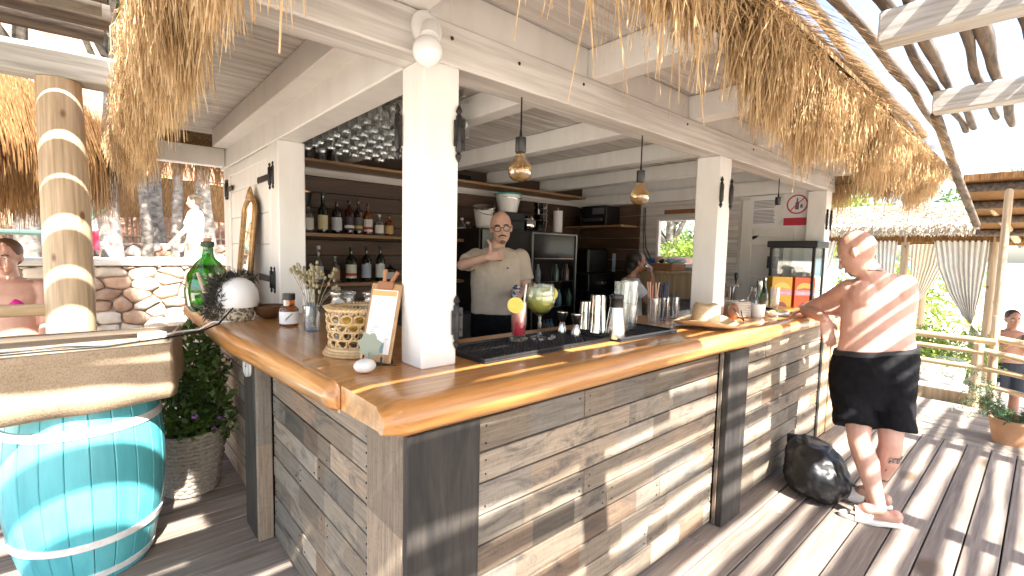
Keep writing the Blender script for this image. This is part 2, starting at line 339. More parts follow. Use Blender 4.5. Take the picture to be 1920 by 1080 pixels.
m=MB(); m.add([(-.42,.27,2.13),(5.06,.27,2.13),(5.15,.27,2.17),(5.15,.27,2.272),(-.42,.27,2.272),(-.42,.415,2.13),(5.06,.415,2.13),(5.15,.415,2.17),(5.15,.415,2.272),(-.42,.415,2.272)],
  [(0,1,2,3,4),(9,8,7,6,5),(0,5,6,1),(1,6,7,2),(2,7,8,3),(3,8,9,4),(4,9,5,0)]); FB=m.build('beam',WHITEX,HUT,0,.006,seg=1)
LB=stile('beam',.20,.418,2.13,.345,3.62,2.287); stile('beam',-.40,3.40,2.14,.197,3.50,2.285); stile('beam',.35,3.36,2.13,4.7,3.50,2.272)
stile('beam',4.50,.435,2.13,4.63,3.355,2.272)
stile('wall_plate',.222,.30,2.29,.33,3.4,2.415)
for px,pz in ((.62,2.22),(1.0,2.235),(1.9,2.235),(2.8,2.235),(3.7,2.235),(4.55,2.2),(4.6,2.235),(.31,2.22),(.24,2.21)):
    MB().ball((px,.268,pz),(.007,.004,.007),8,5).build('bolt',IRON,FB)
# rafters, blocking, ceiling boards
RX=[.10,1.07,1.97,2.87,3.75,4.60]
for x in RX: stile('rafter',x,-.36,2.276,x+.115,3.34,2.413,.005)
for a,b in zip(RX[:-1],RX[1:]): stile('blocking_board',a+.118,.305,2.275,b-.003,.325,2.414,.003)
stile('eave_board',-.30,-.385,2.25,4.7,-.362,2.36,.003)
y=-.32
while y<3.5:
    bx('ceiling_board',WHITEX,HUT,-.34,y,2.4165,4.72,y+.118,2.432,.004); y+=.1215
# side wall with two shuttered bays (facing the left deck)
SW=thing('x','x','x'); bpy.data.objects.remove(SW)
SH=bx('shutter',WHITE,HUT,.228,2.085,1.10,.243,3.355,2.125,.002)
for i in range(5):
    z=1.102+i*.205; bx('board',WHITE,SH,.214,2.16,z,.2275,3.28,z+.202,.004)
for y0,y1 in ((2.084,2.157),(3.283,3.355)): bx('frame',WHITE,SH,.203,y0,1.10,.2275,y1,2.125,.004)
bx('frame',WHITE,SH,.206,2.16,2.05,.2135,3.28,2.123,.003)
def strap(par,y,z,s):   # long strap hinge lying along y
    m=MB(); m.box(-.008,0,-.018,0,.16*s,.018); m.ball((-.004,.17*s,0),(.006,.022,.024),8,6)
    m.lathe([(0,-.085),(.008,-.07),(.004,-.06),(.011,-.05),(.011,.05),(.004,.06),(.008,.07),(0,.085)],(-.006,-.008,0),8)
    m.lathe([(0,-.085),(.008,-.07),(.004,-.06),(.011,-.05),(.011,.05),(.004,.06),(.008,.07),(0,.085)],(-.006,-.05*s,0),8)
    m.box(-.008,-.05*s,-.03,0,-.005,.03)
    return m.build('hinge',IRON,par,40,0,(.2025,y,z))
strap(SH,2.10,1.93,1.6); strap(SH,2.10,1.29,1.6); strap(SH,3.34,1.95,-1)
# interior back wall (boards) and end wall
bx('back_wall',mat('wall_backing',(.05,.03,.02),None,.8),HUT,.30,3.325,0,4.62,3.355,2.412,0)
for i in range(9):
    z=.86+i*.142; bx('wall_board',DARKW,HUT,.36,3.302,z,4.545,3.322,z+.138,.004)
bx('wall_board',WHITEX,HUT,.36,3.297,2.14,4.545,3.3215,2.27,.004)
US=bx('upper_shelf',SHELFW,HUT,.37,2.95,2.205,4.25,3.296,2.232,.004)
SA=bx('shelf',DARKW,HUT,.37,3.02,1.585,3.0,3.30,1.622,.004); bx('shelf_edge',SHELFW,SA,.37,3.012,1.59,3.0,3.0195,1.62,.002)
SB=bx('shelf',SHELFW,HUT,.37,3.00,1.155,3.0,3.30,1.187,.004)
WK=bx('work_counter',mat('dark_counter',(.03,.028,.027),None,.5),HUT,.40,2.72,0,2.6,3.30,.86,.005)
EW=bx('end_wall',WHITE,HUT,4.585,.435,0,4.60,1.44,2.128,.002)
bx('end_wall',WHITE,HUT,4.585,2.05,0,4.60,3.32,2.128,.002); bx('end_wall',WHITE,HUT,4.585,1.443,0,4.60,2.047,1.395,.002)
bx('end_wall',WHITE,HUT,4.585,1.443,1.905,4.60,2.047,2.128,.002)
for i in range(15):
    z=.0+i*.142
    if z<2.0: bx('wall_board',DARKWY,HUT,4.558,2.33,z,4.584,3.30,z+.138,.004)
for i in range(11):
    z=.02+i*.192
    spans=[(1.10,2.32)] if not(1.3<z+.1<1.98) else [(1.10,1.43),(2.06,2.32)]
    for a,b in spans: bx('wall_board',WHITEY,HUT,4.566,a,z,4.584,b,z+.189,.004)
for a in ((4.55,1.41,1.375,4.61,1.445,1.93),(4.55,2.045,1.375,4.61,2.08,1.93),(4.55,1.4455,1.905,4.61,2.0445,1.93),(4.50,1.39,1.35,4.66,2.10,1.3745)): bx('window_frame',WHITE,HUT,*a,.004)
bx('lath',BOXW,HUT,4.545,1.55,1.985,4.563,1.98,2.035,.002)
DR=bx('door',WHITE,HUT,4.563,.44,.03,4.583,1.06,2.10,.003)
for a in ((.44,.55),(.95,1.06)): bx('stile',WHITE,DR,4.548,a[0],.035,4.5625,a[1],2.095,.004)
for z in (1.20,1.62,1.995): bx('rail',WHITE,DR,4.550,.553,z,4.5625,.947,z+.10,.004)
mm=Matrix.Translation((4.556,.75,1.86))@Matrix.Rotation(R(-38),4,'X'); MB().box(-.006,-.26,-.04,.006,.26,.04,mm).build('brace',WHITE,DR,0,.003)
# ---------------------------------------------------------------- thatch
def hip(x0,x1,y0,y1,z0,h,ins):
    cx0,cx1=x0+ins,x1-ins; cy=(y0+y1)/2
    v=[(x0,y0,z0),(x1,y0,z0),(x1,y1,z0),(x0,y1,z0),(x0,y0,z0+.02),(x1,y0,z0+.02),(x1,y1,z0+.02),(x0,y1,z0+.02),(cx0,cy,z0+h),(cx1,cy,z0+h)]
    return MB().add(v,[(0,1,5,4),(1,2,6,5),(2,3,7,6),(3,0,4,7),(4,5,9,8),(6,7,8,9),(7,4,8),(5,6,9)])
hip(-.50,4.80,-.50,4.04,2.30,1.75,2.1).build('thatch_roof',THCORE,HUT,0)
def fringe(name,par,a,b,out,n,mat,zt=(2.24,2.37),zb=(1.97,2.20),spread=.13,near=False,inset=.0,w=(.003,.0085),lean=.05):
    a=np.array(a,float); b=np.array(b,float); out=np.array(out,float); t=rng.uniform(0,1,n)
    o=rng.uniform(0,1,n)**1.2                    # 0 inner (hangs lowest) .. 1 outer course
    base=a+(b-a)*t[:,None]
    short=np.zeros(n)
    if near: short=np.where((A0:=base[:,0])<.92,.22+.05*np.sin(A0*9),0)*(rng.random(n)<.95)
    wob=.05*np.sin(t*np.linalg.norm(b-a)*5.3)+.035*np.sin(t*np.linalg.norm(b-a)*13.7+1)
    A=base+out*(o*spread-.05-inset)[:,None]; A[:,2]=zt[0]+(zt[1]-zt[0])*rng.uniform(.3,1,n)*(1-.35*o)
    Cc=base+out*(o*spread+rng.normal(.0,.02,n)+.02*0)[:,None]
    Cc[:,2]=zb[0]+(zb[1]-zb[0])*np.clip(o*.85+rng.normal(0,.2,n),-.35,1.2)+wob+short
    d=(b-a)/np.linalg.norm(b-a); Cc+=d*rng.normal(0,lean,n)[:,None]
    long=rng.random(n)<.02; Cc[long,2]-=rng.uniform(.03,.14,long.sum()); Cc[long]+=d*rng.normal(0,.05,(long.sum(),1))
    B=A*.45+Cc*.55+out*rng.normal(.025,.012,n)[:,None]+d*rng.normal(0,.012,n)[:,None]
    sd=d*1.0+out*rng.normal(0,.7,n)[:,None]; sd/=np.linalg.norm(sd,axis=1)[:,None]
    return quads(name,strips(A,B,Cc,rng.uniform(w[0],w[1],n),sd),mat,par,'stuff')
fringe('thatch_fringe',HUT,(-.48,-.40,0),(4.72,-.40,0),(0,-1,0),26000,REED,near=True)
fringe('thatch_fringe',HUT,(-.40,3.95,0),(-.40,-.45,0),(-1,0,0),20000,REED)
fringe('thatch_fringe',HUT,(4.72,-.42,0),(4.72,3.6,0),(1,0,0),7000,REED)
fringe('thatch_fringe',HUT,(-.45,3.94,0),(4.7,3.94,0),(0,1,0),3000,REED)
bx('fringe_backing',THCORE,HUT,-.43,-.44,2.20,4.74,-.39,2.36,0); bx('fringe_backing',THCORE,HUT,-.44,-.388,2.20,-.39,3.93,2.36,0); bx('fringe_backing',THCORE,HUT,4.70,-.388,2.20,4.75,3.9,2.36,0)  # solid strips added behind the reeds to block light
# loose stalks on top course
n=9000; A=np.c_[rng.uniform(-.5,4.75,n),rng.uniform(-.42,1.2,n),np.zeros(n)]; A[:,2]=2.325+(A[:,1]+.50)*.76+rng.uniform(0,.05,n)
Cc=A+np.c_[rng.normal(0,.05,n),-rng.uniform(.2,.4,n),np.zeros(n)]; Cc[:,2]=np.maximum(2.16,2.33+(Cc[:,1]+.50)*.76)+rng.uniform(0,.05,n)
quads('thatch_stalks',strips(A,(A+Cc)/2+np.array([0,0,.02]),Cc,rng.uniform(.004,.009,n),np.tile([1.,0,0],(n,1))),REED,HUT,'stuff')
# ================================================================ bar counter
BAR=thing('bar_counter','L shaped bar with varnished live edge slab on weathered reclaimed planks','bar counter')
def edge_wave(s,seed): return .010*math.sin(s*1.5+seed)+.004*math.sin(s*4.1+seed*2)+.0015*math.sin(s*11+seed)
def slab(name,mat,axis,s0,s1,outer,inner,seed,n=60,end=True):
    rings=[]
    for i in range(n+1):
        s=s0+(s1-s0)*i/n; o=outer(s)+edge_wave(s,seed); q=edge_wave(s*1.3,seed+3)*.6
        endk=0
        if end: endk=max(0,1-(s-s0)/.045)**2*.022
        prof=[(inner,1.085-endk*.3),(o+.06,1.085-endk*.5),(o+.022+endk,1.0845-endk),(o+.006+endk,1.076-endk),(o-.006+q*.5+endk,1.058-endk*.5),(o-.010+q+endk,1.035),(o-.004+q+endk,1.008),(o+.010+endk,.990+endk*.5),(o+.03+endk,.985+endk),(inner,.985)]
        rings.append([Vector((s,p,z)) if axis==0 else Vector((p,s,z)) for p,z in (prof if axis==0 else prof[::-1])])
    m=MB(); m.loft(rings); return m.build(name,mat,BAR,50)
slab('countertop',COUNTER,0,-.075,3.73,lambda s:-.032,.66,1.0)
# side slab: butts against the end of the front slab, its live edge runs on to the corner
def cor(s): return -.098-.020*min(1,max(0,(s-.27)/.25))-.055*min(1,max(0,(s-.5)/.9))
rings=[]; st=[.285+.012*i for i in range(6)]+list(np.linspace(.37,.6615,12))+list(np.linspace(.6625,2.84,46))
for s in st:
    o=cor(s)+edge_wave(s,2.2)*.8; q=edge_wave(s*1.3,5.2)*.6; e=max(0,1-(s-.285)/.05)**2*.02; inn=-.0768 if s<.662 else .60
    prof=[(inn,1.0848-e*.5),(min(o+.06,inn-.004) if s<.662 else o+.06,1.0848-e*.6),(min(o+.022,inn-.008)+e*.3,1.0842-e),(o+.006+e,1.076-e),(o-.006+q*.5+e,1.058-e*.5),(o-.010+q+e,1.035),(o-.004+q+e,1.008),(min(o+.010+e,inn-.006),.990+e*.5),(min(o+.03,inn-.004)+e*.2,.985+e),(inn,.985)]
    rings.append([Vector((p,s,z)) for p,z in prof[::-1]])
MB().loft(rings).build('countertop',COUNTERY,BAR,50)
bx('carcass',mat('gap_shade_core',(.012,.010,.009),None,.9),BAR,.045,.045,.0,3.66,.58,.984,0)  # boxes behind the planks, coloured near black as the shade in the gaps
bx('carcass',mat('gap_shade_core_side',(.012,.010,.009),None,.9),BAR,.045,.585,.0,.56,2.74,.984,0)
zj=[.02,.132,.235,.338,.441,.545,.648,.756,.858,.972]
NAILS=MB()
def row_planks(axis,a,b,face,mat,nseg,depth=.022):
    for i in range(len(zj)-1):
        cuts=[a]+sorted(random.uniform(a+.25*(b-a),b-.25*(b-a)) for _ in range(random.choice(nseg)))+[b]
        for s0,s1 in zip(cuts[:-1],cuts[1:]):
            if s1-s0<.12: continue
            for sx in (s0+.03,s1-.03):
                for zz in (zj[i]+.028,zj[i+1]-.028):
                    if random.random()<.8: NAILS.ball((sx,face+.0005,zz) if axis==0 else (face+.0005,sx,zz),(.004,.0025,.004) if axis==0 else (.0025,.004,.004),6,4)
            d=random.uniform(0,.004); g=.0035
            if axis==0: bx('plank',mat,BAR,s0+.0008,face+d,zj[i]+g,s1-.0008,face+depth,zj[i+1]-g,.0025)
            else: bx('plank',mat,BAR,face+d,s0+.0008,zj[i]+g,face+depth,s1-.0008,zj[i+1]-g,.0025)
row_planks(0,.258,1.895,.014,RECX,(0,1,1)); row_planks(0,2.155,3.655,.014,RECX,(1,2,2))
row_planks(1,.271,1.395,.014,RECY,(0,1,1)); row_planks(1,1.655,2.72,.014,RECY,(0,1))
NAILS.build('nail_heads',IRON,BAR,60)['kind']='stuff'
bx('corner_board',CHAR,BAR,.0,.0,.004,.2545,.030,.982,.004); bx('corner_board',RECZ,BAR,.0,.033,.004,.030,.268,.982,.004)
bx('upright',CHAR,BAR,1.905,-.045,.004,2.145,-.008,.982,.004); bx('upright_side',RECZ,BAR,1.903,-.007,.004,1.93,.013,.982,.002)
bx('upright',CHAR,BAR,-.062,1.435,.004,-.02,1.645,.983,.004); bx('upright_side',RECZ,BAR,-.058,1.402,.004,.012,1.432,.983,.003)
bx('upright',RECZ,BAR,-.03,2.735,.004,.03,2.80,.983,.003); bx('upright',CHAR,BAR,3.658,.005,.004,3.70,.05,.983,.003)
bx('end_panel',LIGHTW,BAR,3.705,.04,.004,4.02,.075,.95,.004); bx('end_panel',LIGHTW,BAR,4.03,.03,.004,4.30,.065,.95,.004)
bx('hatch_top',LIGHTW,BAR,3.735,.02,.955,4.40,.66,.99,.004)
# inner back counter at the right end (holds display case)
# ================================================================ pergola in front of the bar
PG=thing('pergola','rough pergola of crooked logs on pale washed beams shading the deck','pergola')
def log(par,name,mat,p0,p1,r,n=14,bend=.03,sides=9,wv=.13):
    p0=Vector(p0); p1=Vector(p1); L=(p1-p0).length; pts=[]; rr=[]; ph=[random.uniform(0,6.3) for _ in range(4)]
    for i in range(n+1):
        t=i/n; q=p0.lerp(p1,t); s=t*L
        q=q+Vector((0,bend*math.sin(s*1.9+ph[0])+bend*.5*math.sin(s*4.7+ph[1]),bend*.5*math.sin(s*2.3+ph[2]))) if abs((p1-p0).x)>abs((p1-p0).z) else q+Vector((bend*math.sin(s*2.1+ph[0]),bend*math.sin(s*1.7+ph[1]),0))
        pts.append(q); rr.append(r*(1+wv*math.sin(s*3.1+ph[3])+wv*.5*math.sin(s*8+ph[1]))*(1.08-.16*t))
    return MB().pipe(pts,rr,sides).build(name,mat,par,60)
for x in (2.47,4.16,.55,-1.6): bx('beam',BEAMBY,PG,x-.07,-4.9,2.60,x+.07,-.47 if x>0 else 1.2,2.755,.008)
LOGS=[]
y=-.13; 
gaps=[.11,.12,.10,.12]+[random.choice((.062,.07))if i%2 else (random.uniform(.18,.215) if 8<=i<19 else random.uniform(.135,.165) if i<26 else random.uniform(.115,.15)) for i in range(40)]
for g in gaps:
    r=random.uniform(.027,.035); LOGS.append((y,r)); y-=g
for y,r in LOGS: log(PG,'log',LOGD,((-2.4 if y<-.95 else .0)+random.uniform(-.2,.2),y,2.757+r),(5.7+random.uniform(-.4,.3),y+random.uniform(-.06,.06),2.757+r),r,26,.014)
for y in (-1.08,-1.20,-1.43,-1.56,-1.68,-1.80): log(PG,'log',LOGD,(-.75,y,2.757+.05),(1.15+random.uniform(-.3,.3),y+.02,2.757+.05),.05,10,.015)  # extra short logs out of view, added to shade the bar's corner end
for x,y in ((-1.6,-4.8),(.55,-4.8),(2.47,-4.8),(4.16,-4.8)): log(PG,'post',PALEZ,(x,y,0),(x,y,2.6),.09,8,.012,12)
# left bay of the pergola
bx('beam',BEAMB,PG,-3.4,2.38,2.365,-.50,2.56,2.515,.008)
LP=log(PG,'post',PALEZ,(-.745,2.47,0),(-.745,2.47,2.362),.104,6,.004,24,.02)
for i,y in enumerate((-.90,-.72,-.63,-.38,-.28,-.02,.09,.36,.47,.72,.84,1.13,1.35,1.56,1.76,1.97,2.17,2.36)):
    r=random.uniform(.062,.078) if y>1.1 else random.uniform(.036,.045); log(PG,'log',LOGD if i%3 else RECX,(-3.3,y,2.60+r*.6),(-.53-random.uniform(0,.04),y+random.uniform(-.02,.02),2.60+r*.6),r,12,.015,11)
bx('beam',BEAMBY,PG,-2.95,-.6,2.42,-2.81,2.56,2.53,.006)
RL=log(PG,'rail',PALEX,(-3.0,2.44,1.15),(-.82,2.47,1.125),.035,10,.008,12)
# ================================================================ lamps
G=thing('wall_lamp','white globe wall lamp with round base on the beam above the corner post','lamp',(.205,.268,2.215))
mx=Matrix.Rotation(R(90),4,'X')
MB().lathe([(0,0),(.056,0),(.056,.012),(.046,.022),(.03,.03),(0,.03)],(0,0,0),20,mx).build('base',PLASTW,G,40)
MB().pipe([(0,-.025,0),(-.01,-.05,-.01),(-.022,-.062,-.05)],[.024,.027,.03],14).build('socket',PLASTW,G,40)
MB().ball((-.03,-.064,-.095),.047,20,14).build('globe',mat('opal_glass',(.85,.86,.88),None,.15,coat=.3),G,80)
MB().pipe([(0,-.008,.03),(.012,-.004,.12),(.01,.02,.2)],.004,6).build('cable',PLASTW,G)
def pendant(x,y,ztop,zs,bulb,label):
    t=thing('pendant_lamp',label,'lamp',(x,y,ztop),0,'pendant lamps along the front beam')
    MB().pipe([(0,0,0),(0,0,zs-ztop)],.0035,6).build('cord',BLACK,t)
    MB().lathe([(.004,.03),(.007,.0),(.022,-.004),(.022,-.062),(.019,-.066),(0,-.066)],(0,0,zs-ztop),16).build('socket',BLACK,t,40)
    if bulb:
        MB().lathe([(.016,-.06),(.018,-.075),(.03,-.092),(.046,-.115),(.052,-.138),(.046,-.162),(.028,-.18),(0,-.186)],(0,0,zs-ztop),20,caps=False).build('bulb',AMBERG,t,60)
        m=MB(); 
        for a in range(4): m.pipe([(0,0,zs-ztop-.07),(.012*math.cos(a*1.57),.012*math.sin(a*1.57),zs-ztop-.10),(.02*math.cos(a*1.57+.4),.02*math.sin(a*1.57+.4),zs-ztop-.145)],.0013,4)
        m.build('filament',mat('filament_brass',(.6,.35,.1),None,.3,metal=1),t)
pendant(.706,.345,2.131,1.972,True,'amber filament bulb on black cord beside the white corner post')
pendant(1.577,.345,2.131,1.948,True,'amber filament bulb on black cord beside the hatch post with paired hinges')
pendant(3.515,.345,2.131,1.985,False,'empty black lamp socket on short cord before the sign door')
# ================================================================ bottles
LABELC={}
def cmat(c,r=.5,**k):
    key=(tuple(c),r)
    if key not in LABELC: LABELC[key]=mat('print_%d'%len(LABELC),c,None,r,**k)
    return LABELC[key]
def bottle(label,x,y,z,h,r,glass,lab,cap,neck=.35,square=False,band=None,labz=(.16,.5)):
    t=thing('bottle',label,'bottle',(x,y,z),random.uniform(-.3,.3),'bottles on the back shelves')
    sh=h*(1-neck); n=4 if square else 18
    pr=[(0,0),(r*.96,.001),(r,.008),(r,sh*.92),(r*.86,sh*1.02),(r*.42,sh*1.14),(r*.34,sh*1.22),(r*.33,h*.93),(r*.36,h*.94)]
    b=MB().lathe(pr,(0,0,0),18); b.build('body',glass,t,40)
    MB().lathe([(r*.37,h*.90),(r*.38,h*.905),(r*.38,h*.995),(0,h)],(0,0,0),14).build('cap',cmat(cap,.35),t,40)
    l=MB().lathe([(r*1.012,sh*labz[0]),(r*1.012,sh*(labz[1]+.25))],(0,0,0),18,caps=False).build('label',cmat(lab,.6),t,60)
    if band: MB().lathe([(r*1.02,sh*(labz[0]+.10)),(r*1.02,sh*(labz[0]+.22))],(0,0,0),18,caps=False).build('label_band',cmat(band,.6),t,60)
    return t
DKG=glassy('dark_green_bottle',(.03,.10,.04),.2,.03,.35,(.008,.03,.012)); DKB=glassy('dark_brown_bottle',(.10,.035,.01),.2,.03,.3,(.03,.012,.005)); RUBY=glassy('ruby_bottle',(.35,.03,.02),.2,.03,.3,(.12,.012,.008)); WHK=glassy('whisky_bottle',(.75,.36,.10),.2,.03,.25,(.35,.14,.03)); CLR=glassy('clear_bottle',(.85,.88,.9),.2,.03,.08,(.6,.65,.7))
Z1=1.6225
bottle('clear squat spirit bottle with white label at the wall post end',.765,3.13,Z1,.24,.045,CLR,(.72,.70,.66),(.35,.22,.10),.3)
bottle('tall dark green bottle with cream label on the upper shelf',.885,3.12,Z1,.36,.043,DKG,(.72,.64,.40),(.02,.06,.03),.42)
bottle('dark bottle with blue white label and black cap',1.01,3.12,Z1,.285,.044,DKB,(.55,.60,.70),(.02,.02,.02),.32)
bottle('ruby red bottle with slanted dark label',1.12,3.11,Z1,.31,.042,RUBY,(.06,.05,.07),(.03,.02,.02),.32,band=(.75,.72,.68))
bottle('slim dark whisky bottle with gold band label',1.215,3.13,Z1,.33,.040,DKB,(.10,.09,.10),(.05,.04,.03),.36,band=(.6,.42,.12))
bottle('amber bottle with white and red label',1.305,3.12,Z1,.295,.040,WHK,(.75,.72,.72),(.10,.03,.02),.34,band=(.45,.04,.05))
bottle('small clear bottle with white square label',1.422,3.13,Z1,.20,.042,CLR,(.75,.74,.70),(.62,.60,.55),.34)
bottle('small amber bottle with tan label on shelf end',1.525,3.13,Z1,.205,.042,WHK,(.55,.36,.16),(.04,.03,.02),.36)
bottle('clear gin bottle beside the white post, upper shelf',2.385,3.13,Z1,.23,.05,CLR,(.6,.66,.7),(.5,.5,.5),.3)
bottle('blue tinted low bottle with silver cap',2.47,3.14,Z1,.19,.055,CLR,(.20,.26,.40),(.5,.5,.5),.28)
bottle('round black bottle with oval white label',2.60,3.12,Z1,.21,.058,DKG,(.03,.03,.03),(.12,.05,.02),.34,band=(.75,.75,.70))
Z2=1.1875
bottle('tall clear vodka bottle with pale label on lower shelf',.845,3.12,Z2,.325,.042,CLR,(.65,.68,.72),(.7,.7,.7),.42)
bottle('short clear bottle with brown label on lower shelf',.99,3.12,Z2,.235,.043,CLR,(.42,.26,.15),(.3,.3,.3),.36)
bottle('dark green herb liqueur bottle, white label with red stripe',1.135,3.11,Z2,.32,.048,DKG,(.74,.72,.62),(.02,.02,.02),.34,band=(.55,.05,.04))
bottle('blue black bottle with round silver label',1.282,3.11,Z2,.335,.044,DKB,(.40,.46,.54),(.02,.02,.025),.36)
bottle('bright green necked bottle with white round label',1.422,3.11,Z2,.34,.044,DKG,(.72,.74,.72),(.02,.02,.02),.36)
bottle('small round black bottle with white diamond label',1.53,3.12,Z2,.16,.055,DKB,(.68,.70,.70),(.02,.02,.02),.3)
# jug basket & glass on shelf ends
t=thing('ice_bucket','black hanging bucket with copper rim at the shelf end','bucket',(.70,3.12,1.84)); MB().lathe([(0,0),(.075,0),(.09,.12),(.086,.12),(.07,.008),(0,.008)],(0,0,0),20).build('pail',BLACK,t); MB().lathe([(.092,.118),(.094,.13),(.086,.13),(.086,.118)],(0,0,0),20).build('rim',mat('copper',(.7,.35,.18),None,.3,metal=1),t)
MB().pipe([(-.09,0,.12),(0,0,.20),(.09,0,.12)],.004,6).build('handle',IRON,t)
# hanging glass rack
RK=thing('glass_rack','ceiling rack of rails over the left hatch for hanging stemware','glass rack',(.75,1.75,2.40))
for i in range(7): MB().box(-.006,-.62,-.03,.006,.62,.014).build('rail',STEEL,RK,0,.002,(-.33+.11*i,0,0))
gm=MB().lathe([(.036,0),(.036,-.003),(.006,-.008),(.004,-.02),(.004,-.085),(.012,-.095),(.034,-.118),(.041,-.15),(.038,-.195),(.034,-.215),(.0325,-.215),(.0365,-.195),(.0395,-.15),(.033,-.12),(.008,-.098)],(0,0,0),12,caps=False).mesh('stem_glass',60)
for i in range(6):
    for j in range(9):
        tag(inst('stem_glass',gm,GLASSH,None,0,(.475+.11*i,1.20+.135*j+random.uniform(-.02,.02),2.372)),'upside down wine glass hanging in the ceiling rack','glass','glasses hanging from the ceiling rack')
tm=MB().lathe([(.03,0),(.036,.09),(.0345,.09),(.029,.004),(0,.004)],(0,0,0),12).mesh('tumbler',60)
for i in range(5): tag(inst('tumbler',tm,GLASSH,None,0,(.56+.105*i,3.08,2.2335)),'short clear tumbler standing on the upper shelf under the rack','glass','tumblers on the upper shelf')
t=thing('tool_bag','black bag lying flat on the upper shelf beside the post','bag',(2.2,3.1,2.2335)); MB().box(-.22,-.1,0,.22,.1,.06).build('body',CLOTHK,t,0,.02,seg=3); MB().pipe([(-.1,-.1,.03),(0,-.13,.05),(.1,-.1,.03)],.008,6).build('strap',CLOTHK,t)
# ================================================================ back-of-house machines
F=thing('drinks_fridge','tall black drinks fridge with steel framed glass door','fridge',(2.95,2.72,0))
bx('body',BLACK,F,-.62,.02,.0,.87,.56,1.735,.006); D_=bx('door',DARKG,F,-.60,-.01,.05,.08,.019,1.72,.004)
D2=bx('door',DARKG,F,.10,.0,.05,.86,.019,1.72,.003)
for a in ((.10,-.02,.05,.12,-.001,1.72),(.84,-.02,.05,.86,-.001,1.72),(.1205,-.02,1.70,.8395,-.001,1.72)): bx('door_frame',cmat((.22,.22,.22),.3,metal=1),D2,*a,.003)
for z in (.5,.85,1.15,1.42): bx('wire_shelf',STEEL,D2,.15,-.006,z,.81,-.001,z+.008,0)
for i in range(10):
    m=MB(); m.lathe([(0,0),(.035,0),(.035,.12),(.014,.17),(.014,.2),(0,.2)],(.2+.06*i,-.012,random.choice((.51,.86,1.16))),8); m.build('stored_bottle',cmat(random.choice([(.05,.16,.22),(.10,.05,.03),(.03,.08,.04),(.16,.16,.17)]),.3),D2)
t=thing('speaker','black speaker box standing on the drinks fridge','speaker',(2.93,3.0,1.7355)); bx('body',BLACK,t,-.14,-.14,0,.14,.12,.20,.008); MB().lathe([(.08,0),(.085,.006),(.06,.006),(.02,.012),(0,.012)],(0,-.142,.1),20,None).build('cone',BLACKM,t)
def bucket(label,loc,r,h,mt,rot=(0,0,0),rim=None):
    t=thing('bucket',label,'bucket',loc); t.rotation_euler=rot
    MB().lathe([(0,0),(r*.72,0),(r,h),(r*.97,h),(r*.69,.006),(0,.006)],(0,0,0),24).build('pail',mt,t,50)
    MB().lathe([(r*.99,h-.012),(r*1.05,h-.012),(r*1.05,h+.004),(r*.96,h+.004)],(0,0,0),24).build('rim',rim or mt,t,50)
    MB().pipe([(-r,0,h*.9),(-r*.7,-r*.75,h*.78),(0,-r*1.08,h*.7),(r*.7,-r*.75,h*.78),(r,0,h*.9)],.004,6).build('handle',STEEL,t); return t
bucket('grey white enamel bucket tipped on the fridge by the bartender',(2.58,3.0,1.762),.115,.22,PORC,(R(14),R(-10),0),STEEL)
bucket('white bucket with teal rim standing on the speaker',(2.93,3.0,1.937),.15,.21,PORC,(0,0,0),mat('teal_band',(.02,.42,.36),None,.4))
t=thing('ice_bucket','tall stack of polished steel ice buckets on the fridge','bucket',(3.40,2.95,1.7355))
for i in range(4): MB().lathe([(.07,0),(.09,.13),(.095,.135),(.09,.14),(.085,.13),(.06,.01)],(0,0,.068*i),24).build('pail',CHROME,t,40)
t=thing('pitcher','round steel pitcher on the fridge in front of stacked buckets','pitcher',(3.17,2.9,1.7355)); MB().lathe([(0,0),(.05,0),(.075,.06),(.07,.12),(.045,.15),(.05,.17),(.047,.17),(.042,.15),(0,.14)],(0,0,0),20).build('body',CHROME,t,50); MB().pipe([(.045,0,.15),(.1,0,.13),(.1,0,.06),(.07,0,.05)],.007,6).build('handle',CHROME,t)
t=thing('paper_towel','white paper towel roll standing on the fridge','paper towel',(3.66,2.9,1.7355)); MB().lathe([(.02,0),(.058,0),(.058,.27),(.02,.27)],(0,0,0),24).build('roll',PAPER,t,40); MB().pipe([(0,0,0),(0,0,.31)],.008,8).build('spindle',STEEL,t)
t=thing('printer','black receipt printer on the end wall shelf','printer',(4.40,2.82,1.86)); bx('body',BLACK,t,-.15,-.2,.003,.145,.2,.25,.012,2); bx('tray',cmat((.06,.07,.09),.3),t,-.19,-.15,.05,-.152,.15,.09,.004); bx('panel',cmat((.12,.13,.16),.3),t,-.156,-.17,.14,-.1505,.02,.22,.002)
bx('wall_shelf',SHELFW,HUT,4.22,2.36,1.83,4.556,3.29,1.858,.003)
t=thing('coffee_machine','black coffee machine beside the tall fridge','coffee machine',(4.22,2.85,0)); bx('cabinet',DARKG,t,-.3,-.28,0,.3,.4,1.02,.006); bx('glass_front',glassy('smoke_glass',(.25,.32,.33),.25,.03,.3,(.10,.16,.16)),t,-.24,-.29,.45,.24,-.283,.97,.003)
bx('body',BLACK,t,-.26,-.22,1.0215,.28,.36,1.24,.01); bx('hopper',BLACK,t,-.2,-.16,1.242,.2,.3,1.56,.02); bx('spout',STEEL,t,-.05,-.27,1.10,.05,-.222,1.15,.005)
bx('screen',cmat((.35,.42,.55),.3),t,.20,-.23,1.26,.27,-.225,1.5,.002)
